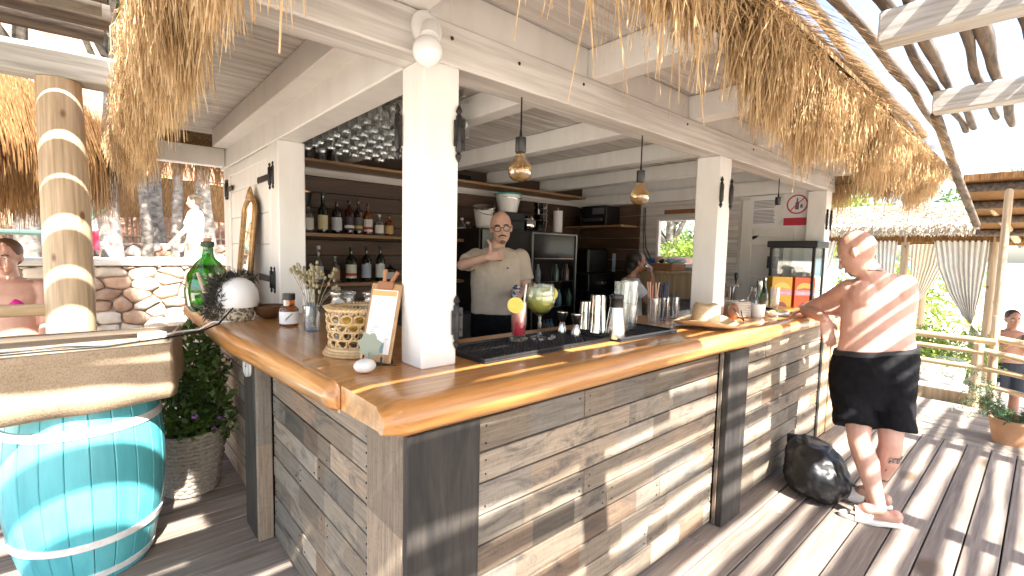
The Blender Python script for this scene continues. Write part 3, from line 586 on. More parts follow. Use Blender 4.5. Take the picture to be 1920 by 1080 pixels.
# ================================================================ service window
t=thing('serving_shelf','sunlit pine shelf under the serving window','shelf',(4.36,1.72,0)); bx('top',LIGHTW,t,-.22,-.42,1.285,.19,.45,1.318,.004); bx('front',LIGHTW,t,-.19,-.40,1.02,-.165,.43,1.284,.003); bx('bracket',LIGHTW,t,-.16,-.4,0,.17,-.36,1.284,.003); bx('bracket',LIGHTW,t,-.16,.39,0,.17,.43,1.284,.003)
bx('cutting_board',BOXW,t,-.2,-.1,1.319,.1,.38,1.40,.006)
for i,(yy,c) in enumerate(((1.95,(.02,.16,.5)),(1.70,(.25,.42,.62)),(1.58,(.45,.55,.62)),(1.82,(.02,.02,.03)))):
    t=tag(MB().ball((0,0,.028),(.05,.055,.028),12,6).build('folded_cloth',cmat(c,.8),None,60,0,(4.28,yy,1.4005)),['blue folded cloth on the board at the serving window','light blue crumpled cloth at the serving window','pale grey crumpled cloth at the serving window','black cloth between the blue cloths at the window'][i],'cloth')
t=thing('cable','black cable looping down the end wall beside the window','cable',(4.54,2.2,1.6)); MB().pipe([(0,.04,.48),(-.01,.03,.2),(-.015,.0,-.02),(-.01,-.08,-.17),(-.005,-.2,-.22),(0,-.26,-.18)],.006,6).build('wire',BLACK,t); MB().pipe([(0,.06,.48),(-.012,.05,.2),(-.015,.03,-.05),(-.012,-.06,-.21),(-.005,-.17,-.25),(0,-.25,-.2)],.005,6).build('wire',BLACK,t)
# ================================================================ signs on the door end
def text(par,s,size,mat,M,name='lettering',ext=.0006):
    c=bpy.data.curves.new(name,'FONT'); c.body=s; c.size=size; c.align_x='CENTER'; c.align_y='CENTER'; c.extrude=ext
    o=bpy.data.objects.new(name,c); COL.objects.link(o); dg=bpy.context.evaluated_depsgraph_get(); me=bpy.data.meshes.new_from_object(o.evaluated_get(dg)); bpy.data.objects.remove(o)
    me.transform(M); me.materials.clear(); return inst(name,me,mat,par)
SX=4.5455; FACE=Matrix.Rotation(R(-90),4,'Z')@Matrix.Rotation(R(90),4,'X')
t=thing('paper_notice','printed white paper notice with grey text on the door','notice',(SX,.84,1.96)); bx('sheet',PAPER,t,-.0015,-.135,-.165,.0,.135,.165,0)
for i in range(17):
    if i!=6: bx('text_line',INK,t,-.0024,-.11+random.uniform(0,.02) ,.11-i*.014,-.0016,.10,.1135-i*.014+.002,0)
t=thing('prohibition_sign','red ringed no glass bottles sign with red band','sign',(SX,.535,1.965)); bx('panel',PAPER,t,-.0025,-.125,-.165,.0,.125,.165,.001)
m=MB(); m.pipe([( -.0035,.088*math.cos(a),.055+.088*math.sin(a)) for a in np.linspace(0,2*math.pi,40,endpoint=False)],.0075,6,False,.2,(1,0,0),True); m.build('ring',RED,t)
MB().box(-.0045,-.085,-.005,-.0038,.085,.005,Matrix.Translation((0,0,.055))@Matrix.Rotation(R(-45),4,'X')).build('slash',RED,t,0)
m=MB(); m.add([(-.0034,y,z+.055) for y,z in ((.018,-.05),(-.016,-.05),(-.016,.01),(-.006,.03),(-.006,.06),(.007,.06),(.007,.03),(.018,.01))],[tuple(range(8))]); m.add([(-.0034,y,z+.055) for y,z in ((-.025,-.035),(-.05,-.035),(-.046,.0),(-.03,.0))],[(0,1,2,3)]); m.build('pictogram',INK,t,0)
bx('band',RED,t,-.0032,-.115,-.150,-.0026,.115,-.075,0)
t=thing('small_notice','small white sticker with red strip under the large sign','sticker',(SX,.69,1.62)); bx('sheet',PAPER,t,-.0015,-.06,-.05,.0,.06,.05,0); bx('strip',RED,t,-.0022,-.05,-.042,-.0016,.05,-.022,0); bx('mark',INK,t,-.0022,-.012,.01,-.0016,.012,.022,0)
t=thing('black_plaque','square dark purple plaque below the small sticker','plaque',(SX,.715,1.445)); bx('plate',mat('plaque_dark',(.03,.015,.045),None,.3),t,-.004,-.065,-.062,.0,.065,.062,.001); bx('stripe',cmat((.35,.1,.3),.4),t,-.0046,-.02,.0,-.0041,.045,.006,0)
# ================================================================ on the bar: right-hand run
ZC=1.0855
def mat_bar(label,x0,y0,x1,y1,rz=0):
    t=thing('bar_mat',label,'bar mat',((x0+x1)/2,(y0+y1)/2,ZC),rz); w,h=(x1-x0)/2,(y1-y0)/2
    bx('tray',BLACKM,t,-w,-h,0,w,h,.008,.002)
    for a in ((-w,-h,.0081,w,-h+.014,.02),(-w,h-.014,.0081,w,h,.02),(-w,-h+.0145,.0081,-w+.014,h-.0145,.02),(w-.014,-h+.0145,.0081,w,h-.0145,.02)): bx('rim',BLACKM,t,*a,.004,2)
    nub=MB()
    for i in range(int(2*w/.022)):
        for j in range(int(2*h/.022)): nub.box(-w+.02+i*.022,-h+.02+j*.022,.0082,-w+.034+i*.022,-h+.034+j*.022,.0105)
    o=nub.build('nubs',BLACKM,t,0); o['kind']='stuff'
mat_bar('long black rubber bar mat under the two cocktails',.42,.205,1.185,.50,R(1)); mat_bar('shorter black rubber bar mat under the steel shakers',1.20,.155,1.69,.47,R(-1))
ZM=ZC+.011
def slice_(par,c,r,nrm,m1,m2):
    q=Vector(nrm).to_track_quat('Z','Y').to_matrix().to_4x4(); M=Matrix.Translation(c)@q
    s=MB().lathe([(0,-.003),(r,-.003),(r,.003),(0,.003)],(0,0,0),22,M).build('lemon_slice',m1,par,40)
    m=MB(); m.lathe([(r*.86,-.0036),(r*.86,.0036)],(0,0,0),22,M)
    m.build('flesh',m2,s,40); g=MB()
    for a in range(8): g.box(.004,-.0012,-.0042,r*.82,.0012,.0042,M@Matrix.Rotation(a*math.pi/4,4,'Z'))
    g.build('segments',m1,s,0)
LEM=mat('lemon_rind',(.78,.66,.18),None,.4); LEMF=mat('lemon_flesh',(.80,.62,.05),(.85,.72,.15),.3,(40,40,40),sss=.2)
def grad(name,stops,z0,z1,rough=.1,tr=.0):
    m,t,b=newmat(name); tc=t.nodes.new('ShaderNodeTexCoord'); sp=t.nodes.new('ShaderNodeSeparateXYZ'); t.links.new(tc.outputs['Object'],sp.inputs[0]); mr=t.nodes.new('ShaderNodeMapRange'); mr.inputs[1].default_value=z0; mr.inputs[2].default_value=z1; t.links.new(sp.outputs[2],mr.inputs[0])
    nz=noise(t,coords(t,(60,60,60),False),1,3); ad=t.nodes.new('ShaderNodeMath'); ad.operation='MULTIPLY_ADD'; ad.inputs[1].default_value=.35; t.links.new(nz,ad.inputs[0]); t.links.new(mr.outputs[0],ad.inputs[2])
    t.links.new(ramp(t,ad.outputs[0],stops),b.inputs['Base Color']); b.inputs['Roughness'].default_value=rough; b.inputs['Transmission Weight'].default_value=tr; b.inputs['IOR'].default_value=1.2; return m
t=thing('cocktail','tall pink red cocktail with lemon wheel and paper straw','cocktail',(.80,.435,ZM))
MB().lathe([(0,0),(.040,0),(.043,.006),(.036,.016),(.031,.02),(.036,.10),(.038,.178),(.036,.178),(.033,.10),(.029,.024),(0,.022)],(0,0,0),22).build('glass',GLASS,t,40)
MB().lathe([(0,.024),(.0285,.026),(.0325,.10),(.0345,.165),(0,.167)],(0,0,0),22).build('drink',grad('pink_drink',[(.15,(.42,.02,.04)),(.5,(.62,.06,.09)),(.85,(.78,.28,.22)),(1,(.8,.5,.42))],.02,.17),t,40)
m=MB(); 
for a in range(12): m.pipe([(.036*math.cos(a*.5236),.036*math.sin(a*.5236),.004),(.042*math.cos(a*.5236+.2),.042*math.sin(a*.5236+.2),.014)],.005,6)
m.build('foot_ridges',GLASS,t,40)
MB().pipe([(.012,.0,.04),(.03,-.012,.255)],.0045,8).build('straw',PAPER,t); slice_(t,(-.038,-.018,.165),.036,(-.6,-.75,.25),LEM,LEMF)
t=thing('cocktail','balloon glass of pale green spritz with lemon and ice','cocktail',(.935,.437,ZM)); t.scale=(1.16,1.16,1.10)
MB().lathe([(0,0),(.038,0),(.038,.003),(.012,.008),(.007,.02),(.009,.03),(.006,.045),(.009,.06),(.006,.075),(.008,.095),(.03,.108),(.053,.13),(.064,.165),(.060,.205),(.052,.232),(.0505,.232),(.0585,.205),(.0625,.165),(.051,.132),(.028,.111),(0,.104)],(0,0,0),26).build('glass',GLASS,t,50)
MB().lathe([(0,.106),(.028,.112),(.050,.133),(.0615,.165),(.0595,.195),(.054,.218),(0,.219)],(0,0,0),26).build('drink',grad('lime_drink',[(.2,(.56,.60,.06)),(.7,(.66,.68,.20)),(1,(.68,.70,.38))],.1,.23,.08,.25),t,50)
slice_(t,(.018,-.03,.195),.038,(-.35,-.75,.7),LEM,LEMF); MB().pipe([(.02,.03,.15),(.025,.035,.26)],.004,8).build('straw',BLACK,t)
m=MB(); 
for i in range(4): m.box(-.014,-.014,-.014,.014,.014,.014,Matrix.Translation((random.uniform(-.025,.025),random.uniform(-.03,.02),.217))@Matrix.Rotation(random.uniform(0,3),4,(1,.5,.3)))
m.build('ice',glassy('ice',(.9,.95,.9),.2,.05,.25,(.8,.85,.7)),t,0,.003)
for i,(x,y) in enumerate(((.86,.40),(.93,.36),(.99,.40),(.965,.375),(.88,.37))):
    tag(MB().ball((0,0,.006),(.014,.011,.007),8,5).build('ice_chip',GLASSH,None,60,0,(x,y,ZM)),'small melting ice chip on the mat by the cocktails','ice','ice chips on the bar mat')
def jig(label,x,y):
    t=thing('jigger',label,'jigger',(x,y,ZM)); MB().lathe([(.027,0),(.0275,.002),(.013,.052),(.011,.056),(.0,.05),(.012,.046),(.025,.002)],(0,0,0),20).build('lower_cup',STEEL,t,50)
    MB().lathe([(.011,.0565),(.014,.058),(.028,.104),(.0275,.106),(.025,.104),(.0,.062)],(0,0,0),20).build('upper_cup',BLACK,t,50); MB().lathe([(.0275,.1045),(.0285,.105),(.0285,.1075),(.026,.1075)],(0,0,0),20).build('rim',STEEL,t)
jig('black topped double jigger set back on the mat',1.118,.46); jig('black topped double jigger near the mat edge',1.115,.366)
def tin(label,x,y,h,r):
    t=thing('shaker_tin',label,'shaker',(x,y,ZM)); MB().lathe([(r,0),(r*1.02,.004),(r,.01),(r*.80,h-.008),(r*.78,h),(0,h)],(0,0,0),28).build('cup',CHROME,t,40); MB().lathe([(r*.6,h+.0003),(r*.78,h+.0003),(r*.78,h+.003),(r*.6,h+.003)],(0,0,0),28).build('base_ring',STEEL,t)
tin('small upturned steel shaker tin behind the jiggers',1.29,.45,.148,.04); tin('tall upturned steel shaker tin between small tin and capped shaker',1.252,.345,.192,.045)
t=thing('cocktail_shaker','steel cocktail shaker with black cap on mat edge','shaker',(1.228,.215,ZM)); MB().lathe([(0,0),(.044,0),(.047,.012),(.045,.05),(.036,.12),(.031,.148),(0,.148)],(0,0,0),28).build('body',STEEL,t,50); MB().lathe([(.0315,.1485),(.032,.152),(.031,.188),(.034,.192),(.033,.208),(0,.208)],(0,0,0),24).build('cap',BLACK,t,40)
def tumb(label,x,y,h,r,z=ZM,n=1):
    t=thing('glass_stack' if n>1 else 'drinking_glass',label,'glass',(x,y,z))
    for i in range(n):
        H=h/n*1.08; m=MB(); m.lathe([(0,0),(r*.82,0),(r*.86,.006),(r,H),(r*.955,H),(r*.82,.014),(0,.012)],(0,0,i*h/n),20)
        for a in range(10): m.pipe([(r*.87*math.cos(a*.628),r*.87*math.sin(a*.628),i*h/n+.01),(r*.97*math.cos(a*.628),r*.97*math.sin(a*.628),i*h/n+H*.6)],.0022,5)
        m.build('glass',GLASS if n>1 else GLASSH,t,50)
    return t
tumb('stack of two faceted tumblers behind the capped shaker',1.585,.44,.235,.045,ZM,2); tumb('stack of two faceted tumblers at the mat end',1.49,.325,.25,.046,ZM,2)
def straws(par,n,mt,h,sp,r=.0035):
    for i in range(n):
        a=random.uniform(0,6.3); MB().pipe([(.02*math.cos(a),.02*math.sin(a),.012),(sp*math.cos(a+.5)*random.uniform(.4,1),sp*math.sin(a+.5)*random.uniform(.4,1),h*random.uniform(.93,1))],r,6).build('straw',mt,par)
KRAFT=cmat((.62,.42,.30),.7); STR2=cmat((.55,.20,.18),.7); NAVY=cmat((.02,.025,.06),.5)
g=tumb('glass holding red and kraft paper straws',1.90,.43,.14,.042,ZC); straws(g,4,KRAFT,.25,.05); straws(g,2,STR2,.25,.05)
g=tumb('glass holding a bunch of navy black straws',2.055,.46,.135,.042,ZC); straws(g,12,NAVY,.24,.034,.005)
g=tumb('glass holding short black stirrers',2.19,.47,.13,.042,ZC); straws(g,7,BLACK,.175,.034,.004)
# hat
t=thing('straw_hat','pale straw fedora lying on the sunny counter','hat',(2.03,.165,ZC),R(20))
STRAWH=weave('hat_straw',(.62,.45,.27),(.70,.53,.34),420,.7)
m=MB(); rings=[]
for r,z in ((.088,.012),(.12,.010),(.16,.007),(.195,.016),(.20,.022),(.196,.024),(.16,.0115),(.12,.0145),(.089,.018)):
    rings.append([Vector((r*1.04*math.cos(a),r*.9*math.sin(a),z+ (.018*math.cos(2*a)+.018)*max(0,(r-.1)/.1))) for a in np.linspace(0,2*math.pi,36,endpoint=False)])
m.loft(rings,False); m.build('brim',STRAWH,t,60)
m=MB(); rings=[]
for k,z in ((1,.0125),(1.0,.03),(.975,.07),(.93,.105),(.87,.128),(.74,.141),(.55,.141),(.3,.130),(.04,.126)):
    rings.append([Vector((.096*k*math.cos(a),.080*k*math.sin(a)*(1-.12*min(1,max(0,(z-.06)/.06))*max(0,math.cos(a))),z-(.020*math.exp(-(math.sin(a)/.5)**2) if z>.135 else 0))) for a in np.linspace(0,2*math.pi,32,endpoint=False)])
m.loft(rings,False); m.build('crown',STRAWH,t,70)
m=MB(); m.loft([[Vector((.0985*k*math.cos(a),.0825*k*math.sin(a),z)) for a in np.linspace(0,2*math.pi,32,endpoint=False)] for k,z in ((1.0,.019),(1.0,.034))],False); m.build('ribbon',cmat((.50,.36,.22),.6),t,60)
# boxes behind the hat
t=thing('wooden_caddy','open wooden caddy box behind the straw hat','wooden box',(2.86,.52,ZC),R(6))
bx('bottom',BOXW,t,-.12,-.07,0,.12,.07,.008,.001)
for a in ((-.12,-.07,.0085,.12,-.06,.10),(-.12,.06,.0085,.12,.07,.10),(-.12,-.0595,.0085,-.11,.0595,.10),(.11,-.0595,.0085,.12,.0595,.10),(-.003,-.0595,.0085,.003,.0595,.09)): bx('side',BOXW,t,*a,.001)
t=thing('wooden_crate','dark wooden crate leaning behind the caddy','wooden box',(3.02,.61,ZC),R(8)); bx('front',BOXW,t,-.085,-.045,0,.085,-.035,.20,.002); bx('back',BOXW,t,-.085,.035,0,.085,.045,.20,.002); bx('side',BOXW,t,-.085,-.0345,0,-.075,.0345,.20,.002); bx('side',BOXW,t,.075,-.0345,0,.085,.0345,.20,.002); bx('lid',BOXW,t,-.087,-.047,.2005,.087,.047,.21,.002)
t=thing('leather_pouch','round brown leather pouch beside the plates','pouch',(2.47,.20,ZC)); MB().ball((0,0,.055),(.052,.03,.055),16,10).build('body',cmat((.22,.09,.04),.45),t,60); MB().pipe([(-.04,-.02,.08),(-.05,-.06,.03),(-.01,-.075,.006),(.03,-.05,.02),(.045,-.03,.06)],.004,6).build('cord',BLACK,t)
pm=MB().lathe([(0,0),(.05,0),(.055,.004),(.082,.012),(.084,.015),(.08,.016),(.053,.008),(0,.005)],(0,0,0),28).mesh('plate',60)
for i in range(9): tag(inst('plate',pm,PORC,None,0,(2.66,.25,ZC+.0115*i)),'white saucer in the tall stack beside the hat','plate','stacked white saucers')
t=thing('spoon_bundle','silver spoons lying on top of the saucer stack','spoons',(2.66,.25,ZC+.1085)); 
for i in range(4): q=MB().pipe([(-.06,.012*i-.02,.004),(.03,.012*i-.015,.006)],.003,6); q.ball((.05,.012*i-.013,.008),(.02,.012,.005),8,5); q.build('spoon',CHROME,t)
t=thing('mug','white mug beside the saucer stack','mug',(2.79,.17,ZC)); MB().lathe([(0,0),(.038,0),(.042,.01),(.044,.088),(.041,.088),(.038,.01),(0,.008)],(0,0,0),22).build('cup',PORC,t,50); MB().pipe([(.042,0,.07),(.07,0,.065),(.07,0,.03),(.041,0,.022)],.006,8).build('handle',PORC,t)
t=thing('napkin_tray','low steel tray with lemon wedges and napkins','tray',(2.98,.12,ZC),R(-5)); bx('base',STEEL,t,-.09,-.05,0,.09,.05,.006,.002)
for a in ((-.09,-.05,.0065,.09,-.046,.035),(-.09,.046,.0065,.09,.05,.035),(-.09,-.0455,.0065,-.086,.0455,.035),(.086,-.0455,.0065,.09,.0455,.035)): bx('side',STEEL,t,*a,.001)
for i in range(5): MB().ball((-.06+.03*i,.0,.025),(.018,.024,.016),10,6).build('lemon_wedge',LEM,t)
t=thing('serving_tray','black serving tray stacked behind the napkin tray','tray',(3.16,.34,ZC)); MB().lathe([(0,0),(.13,0),(.14,.02),(.135,.02),(.126,.005),(0,.005)],(0,0,0),28).build('dish',BLACK,t,50); MB().lathe([(.14,.0195),(.142,.023),(.134,.023)],(0,0,0),28,caps=False).build('rim',cmat((.45,.03,.12),.4),t)
t=thing('napkin_stack','white folded napkins standing by the yellow box','napkins',(3.42,.36,ZC),R(30)); 
for i in range(5): MB().add([(-.07,.004*i,0),(.07,.004*i,0),(.05-.01*i,.004*i,.11),(-.06,.004*i,.13)],[(0,1,2,3)]).add([(-.07,.004*i+.002,0),(.07,.004*i+.002,0),(.05-.01*i,.004*i+.002,.11),(-.06,.004*i+.002,.13)],[(3,2,1,0)]).build('napkin',PAPER,t,0)
g=tumb('empty highball glass in front of the yellow box',3.62,.36,.15,.036,ZC)
# hatch end
ZH=.9905
def carton(label,x,y,c1,c2,tx,rz):
    t=thing('drink_carton',label,'box',(x,y,ZH),rz); bx('box',c1,t,-.09,-.05,0,.09,.05,.335,.002)
    q=MB(); q.add([(.0,-.0505,.24)]+[(.075*math.cos(a),-.0505,.225+.06*math.sin(a)) for a in np.linspace(0,math.pi,14)],[tuple(range(15))]); q.build('arc_print',c2,t,0)
    q=MB(); q.add([(.06*math.cos(a),-.0506,.03+.08*math.sin(a)) for a in np.linspace(0,math.pi,14)],[tuple(range(14))]); q.build('fruit_print',cmat((.28,.05,.03),.4),t,0)
    bx('print_band',cmat((.62,.30,.42),.5),t,-.088,-.0512,.17,.088,-.0507,.218,0); text(t,tx,.045,PAPER,Matrix.Translation((0,-.0514,.193))@Matrix.Rotation(R(90),4,'X'))
carton('yellow drink powder carton with pale lettering',4.02,.47,cmat((.62,.36,.02),.45),cmat((.72,.55,.12),.45),'cedevita',R(-42)); carton('orange red drink powder carton with white lettering',4.16,.33,cmat((.70,.10,.02),.45),cmat((.80,.50,.10),.45),'cedevita',R(-42))
t=thing('display_case','black framed glass warming case on the bar end','display case',(4.30,.42,ZH),R(0))
bx('base',BLACK,t,-.14,-.18,0,.14,.20,.06,.004); bx('top',BLACK,t,-.16,-.20,.60,.16,.22,.66,.006)
for a in ((-.14,-.18),(.115,-.18),(-.14,.175),(.115,.175)): bx('corner_bar',BLACK,t,a[0],a[1],.0605,a[0]+.025,a[1]+.025,.5995,.002)
for a in ((-.132,-.154,.07,-.128,.174,.595),(.128,-.154,.07,.132,.174,.595),(-.114,-.172,.07,.114,-.168,.595),(-.114,.188,.07,.114,.192,.595)): bx('pane',GLASS,t,*a,0)
bx('shelf',STEEL,t,-.11,-.15,.30,.11,.17,.306,.001); bx('tray',PORC,t,-.09,-.12,.3065,.09,.12,.33,.004); bx('tray',PORC,t,-.09,-.12,.061,.09,.12,.09,.004)
t=thing('bottle','bright green glass bottle before the door plaque','bottle',(3.80,.51,ZH)); MB().lathe([(0,0),(.033,0),(.035,.01),(.035,.17),(.025,.21),(.013,.25),(.013,.31),(0,.31)],(0,0,0),18).build('body',GREENG,t,50); MB().lathe([(.014,.305),(.015,.325),(0,.326)],(0,0,0),12).build('cap',STEEL,t); MB().lathe([(.0355,.05),(.0355,.13)],(0,0,0),18,caps=False).build('label',cmat((.5,.5,.08),.5),t)
t=thing('bottle','wide clear carafe bottle beside the beer taps','bottle',(3.80,.60,ZH)); MB().lathe([(0,0),(.05,0),(.052,.01),(.052,.14),(.03,.18),(.02,.22),(.024,.235),(.021,.235),(.017,.22)],(0,0,0),18,caps=False).build('body',GLASSH,t,50)
t=thing('bottle','thin steel neck siphon bottle behind the green bottle','bottle',(3.93,.60,ZH)); MB().lathe([(0,0),(.045,0),(.045,.2),(.03,.23),(.03,.29),(0,.29)],(0,0,0),18).build('body',STEEL,t,50); MB().pipe([(0,0,.28),(-.03,0,.30),(-.06,0,.285)],.007,6).build('nozzle',STEEL,t)
t=thing('beer_taps','pair of black handled beer taps on a steel bar','beer taps',(3.76,.80,0)); bx('column',STEEL,t,-.02,-.02,0,.02,.02,1.22,.003); bx('crossbar',STEEL,t,-.02,-.09,1.2205,.02,.09,1.245,.003)
for yy in (-.055,.055): MB().lathe([(.006,0),(.008,.03),(.016,.055),(.018,.09),(.012,.105),(0,.107)],(0,yy,1.2455),12).build('handle',BLACK,t,50); MB().pipe([(0,yy,1.23),(-.04,yy,1.225),(-.055,yy,1.17)],.008,8).build('spout',STEEL,t)
# ================================================================ on the bar: left-hand run
t=thing('rattan_basket','round looped rattan basket on its woven tray','basket',(.14,.665,ZC))
m=MB()
for k in range(3): m.pipe([((.122-.006*k)*math.cos(a),(.122-.006*k)*math.sin(a),.006+.010*k) for a in np.linspace(0,2*math.pi,40,endpoint=False)],.0065,6,False,1,None,True)
for a in np.arange(0,6.28,.12): m.pipe([(.02*math.cos(a),.02*math.sin(a),.006),(.115*math.cos(a),.115*math.sin(a),.006)],.003,4)
m.build('tray',WICK,t,50)
for row in range(4):
    m=MB(); R0=.100+.003*row
    for k in range(15):
        a0=2*math.pi*(k+.5*(row%2))/15; pts=[]
        for q in np.linspace(0,2*math.pi,12,endpoint=False):
            a=a0+.185*math.cos(q); rr=R0+.005*math.sin(q*2+k); pts.append((rr*math.cos(a),rr*math.sin(a),.05+.031*row+.017*math.sin(q)))
        m.pipe(pts,.0042,5,False,1,None,True)
    for s in (0,1): m.pipe([((R0+.003)*math.cos(a),(R0+.003)*math.sin(a),.034+.031*row+.003*math.sin(a*15+s*3.1)) for a in np.linspace(0,2*math.pi,60,endpoint=False)],.003,5,False,1,None,True)
    m.build('loop_row',WICK,t,50)
m=MB(); m.pipe([(.112*math.cos(a),.112*math.sin(a),.178) for a in np.linspace(0,2*math.pi,40,endpoint=False)],.008,6,False,1,None,True)
for a in np.arange(0,6.28,.13): m.pipe([(.104*math.cos(a),.104*math.sin(a),.164),(.122*math.cos(a+.06),.122*math.sin(a+.06),.186),(.102*math.cos(a+.12),.102*math.sin(a+.12),.188)],.004,5)
m.build('rim',WICK,t,50)
m=MB(); 
for i in range(5): m.ball((random.uniform(-.05,.05),random.uniform(-.05,.05),.12),(.03,.03,.025),10,6)
m.build('fruit',mat('dried_citrus',(.55,.30,.04),(.70,.45,.08),.6),t,60)
def jar(label,x,y):
    t=thing('glass_jar',label,'jar',(x,y,ZC)); MB().lathe([(0,0),(.062,0),(.066,.012),(.066,.15),(.05,.175),(.048,.19),(.051,.20),(.0485,.20),(.0455,.188),(.063,.15),(.063,.014),(0,.01)],(0,0,0),26).build('body',GLASS,t,50)
    MB().lathe([(.054,.2005),(.056,.203),(.056,.218),(.03,.224),(0,.226)],(0,0,0),26).build('lid',GLASSH,t,40); MB().lathe([(0,.012),(.061,.014),(.061,.06),(0,.06)],(0,0,0),22).build('filling',mat('dried_herbs',(.10,.09,.04),(.22,.17,.08),.8,(60,60,60)),t)
jar('lidded glass jar behind the basket on the vase side',.19,.93); jar('lidded glass jar behind the basket and menu board',.31,.86)
# menu clipboard
t=thing('menu_board','wooden clipboard with a printed menu leaning on the corner post','menu',(.098,.425,ZC))
ex=Vector((.42,-.90,0)).normalized(); ez=Vector((.23,.10,.96)).normalized(); ey=ez.cross(ex).normalized(); ez=ex.cross(ey)*-1 if ex.cross(ey).z<0 else ex.cross(ey)
MM=Matrix((( ex.x,ey.x,ez.x,0),(ex.y,ey.y,ez.y,0),(ex.z,ey.z,ez.z,0),(0,0,0,1)))@Matrix.Translation((0,0,.012))
def mb(name,m_,a,bv=0,par=None): return MB().box(*a,MM).build(name,m_,par or t,0,bv,seg=1)
B_=mb('board',wood('clip_wood',(.46,.26,.11),(.58,.36,.17),2,.5,.1,0),(-.068,0,0,.068,.008,.285),.003)
mb('sheet',PAPER,(-.056,-.0015,.03,.056,-.0002,.26)); mb('header',cmat((.72,.38,.14),.6),(-.055,-.0022,.238,.052,-.0016,.257)); mb('leaf_print',cmat((.18,.30,.36),.6),(-.055,-.0022,.032,.03,-.0016,.07))
for i in range(20):
    w=random.uniform(.02,.045); mb('text_line',cmat((.38,.42,.46),.7),(-.045,-.0024,.225-i*.0075,-.045+w,-.0016,.2275-i*.0075))
    if i%3==1: mb('price',cmat((.38,.42,.46),.7),(.034,-.0024,.225-i*.0075,.045,-.0016,.2275-i*.0075))
mb('clip',cmat((.28,.12,.05),.5),(-.034,-.012,.262,.034,-.0005,.292),.004); 
MB().pipe([MM@Vector((-.008,-.006,.29)),MM@Vector((-.012,-.005,.335))],.008,8).build('peg',cmat((.36,.17,.08),.5),t); MB().pipe([MM@Vector((.018,.0,.29)),MM@Vector((.036,.005,.33))],.008,8).build('peg',cmat((.30,.13,.06),.5),t)
MB().pipe([MM@Vector((.03,.009,.10)),MM@Vector((.045,.05,-.008))],.005,6).build('stand',IRON,t); MB().pipe([MM@Vector((-.04,-.015,.02)),MM@Vector((-.04,-.012,-.006)),MM@Vector((.10,.05,-.006))],.004,6).build('stand',IRON,t); MB().pipe([MM@Vector((.04,-.015,.02)),MM@Vector((.04,-.012,-.006)),MM@Vector((.05,-.05,-.006))],.004,6).build('stand',IRON,t)
t=thing('stone_holder','white pebble card holder with grey green leaf by the menu','ornament',(.03,.345,ZC)); MB().ball((0,0,.024),(.038,.03,.024),14,9).build('pebble',mat('white_pebble',(.74,.72,.70),(.62,.60,.58),.7,(30,30,30),.3),t,70)
q=MB(); ctr=Vector((.03,.028,.085)); fx=Vector((.6,-.75,0)).normalized()
pts=[ctr+fx*(.040*math.cos(a)*(1+.12*math.sin(7*a)))+Vector((0,0,.042*math.sin(a)*(1+.12*math.sin(7*a)))) for a in np.linspace(0,2*math.pi,28,endpoint=False)]; nn=Vector((-.7,-.6,0))*.0012
q.add(pts+[p+nn for p in pts],[tuple(range(28)),tuple(range(55,27,-1))]+[(i,(i+1)%28,28+(i+1)%28,28+i) for i in range(28)]); q.build('leaf',cmat((.22,.25,.20),.6),t,0)
MB().pipe([(.01,.01,.04),(.02,.02,.06)],.005,6).build('stem',cmat((.22,.25,.20),.6),t)
# vase and small things
t=thing('vase','glass vase with dried grass seed heads','vase',(.165,1.26,ZC)); MB().lathe([(0,0),(.034,0),(.036,.008),(.043,.125),(.041,.125),(.033,.012),(0,.01)],(0,0,0),20).build('glass',GLASSH,t,50)
DRY=mat('dried_grass',(.24,.21,.12),(.38,.33,.21),.8,(60,60,60)); stems=MB(); heads=MB()
for i in range(17):
    a=random.uniform(0,6.3); l=random.uniform(.20,.34); sp=random.uniform(.02,.13); p0=Vector((.018*math.cos(a+2),.018*math.sin(a+2),.02)); p1=Vector((sp*math.cos(a),sp*math.sin(a),l)); pm_=p0.lerp(p1,.5)+Vector((0,0,.03)); stems.pipe([p0,pm_,p1],.0015,4)
    for k in range(5):
        d=Vector((random.gauss(0,1),random.gauss(0,1),random.gauss(.6,1)))*.014; heads.ball(p1+d,(.008,.008,.011),6,4)
stems.build('stems',DRY,t); heads.build('seed_heads',DRY,t)['kind']='stuff'
t=thing('labelled_jar','brown jar with white floral label and black lid','jar',(.125,1.49,ZC)); MB().lathe([(0,0),(.044,0),(.047,.008),(.047,.085),(.035,.10),(.028,.105),(.028,.135),(0,.135)],(0,0,0),22).build('body',WHK,t,50); MB().lathe([(.0475,.012),(.0475,.075)],(0,0,0),22,caps=False).build('label',PAPER,t,60); MB().lathe([(.031,.136),(.031,.168),(0,.168)],(0,0,0),18).build('lid',BLACK,t,40)
q=MB(); 
for k in range(6): a=-2.2+.12*k; q.pipe([(.048*math.cos(a),.048*math.sin(a),.03+.006*k),(.048*math.cos(a+.08),.048*math.sin(a+.08),.045+.005*k)],.0016,5)
q.build('flower_print',INK,t)
t=thing('sunscreen_tube','white and blue tube standing behind the vase','tube',(.25,1.56,ZC)); MB().ell([((0,0,0),(.026,0,0),(0,.026,0)),((0,0,.02),(.03,0,0),(0,.028,0)),((0,0,.17),(.033,0,0),(0,.012,0)),((0,0,.18),(.033,0,0),(0,.004,0))],18).build('tube',PLASTW,t,50); bx('print',cmat((.05,.22,.55),.5),t,-.02,-.0295,.03,.02,-.0285,.11,0)
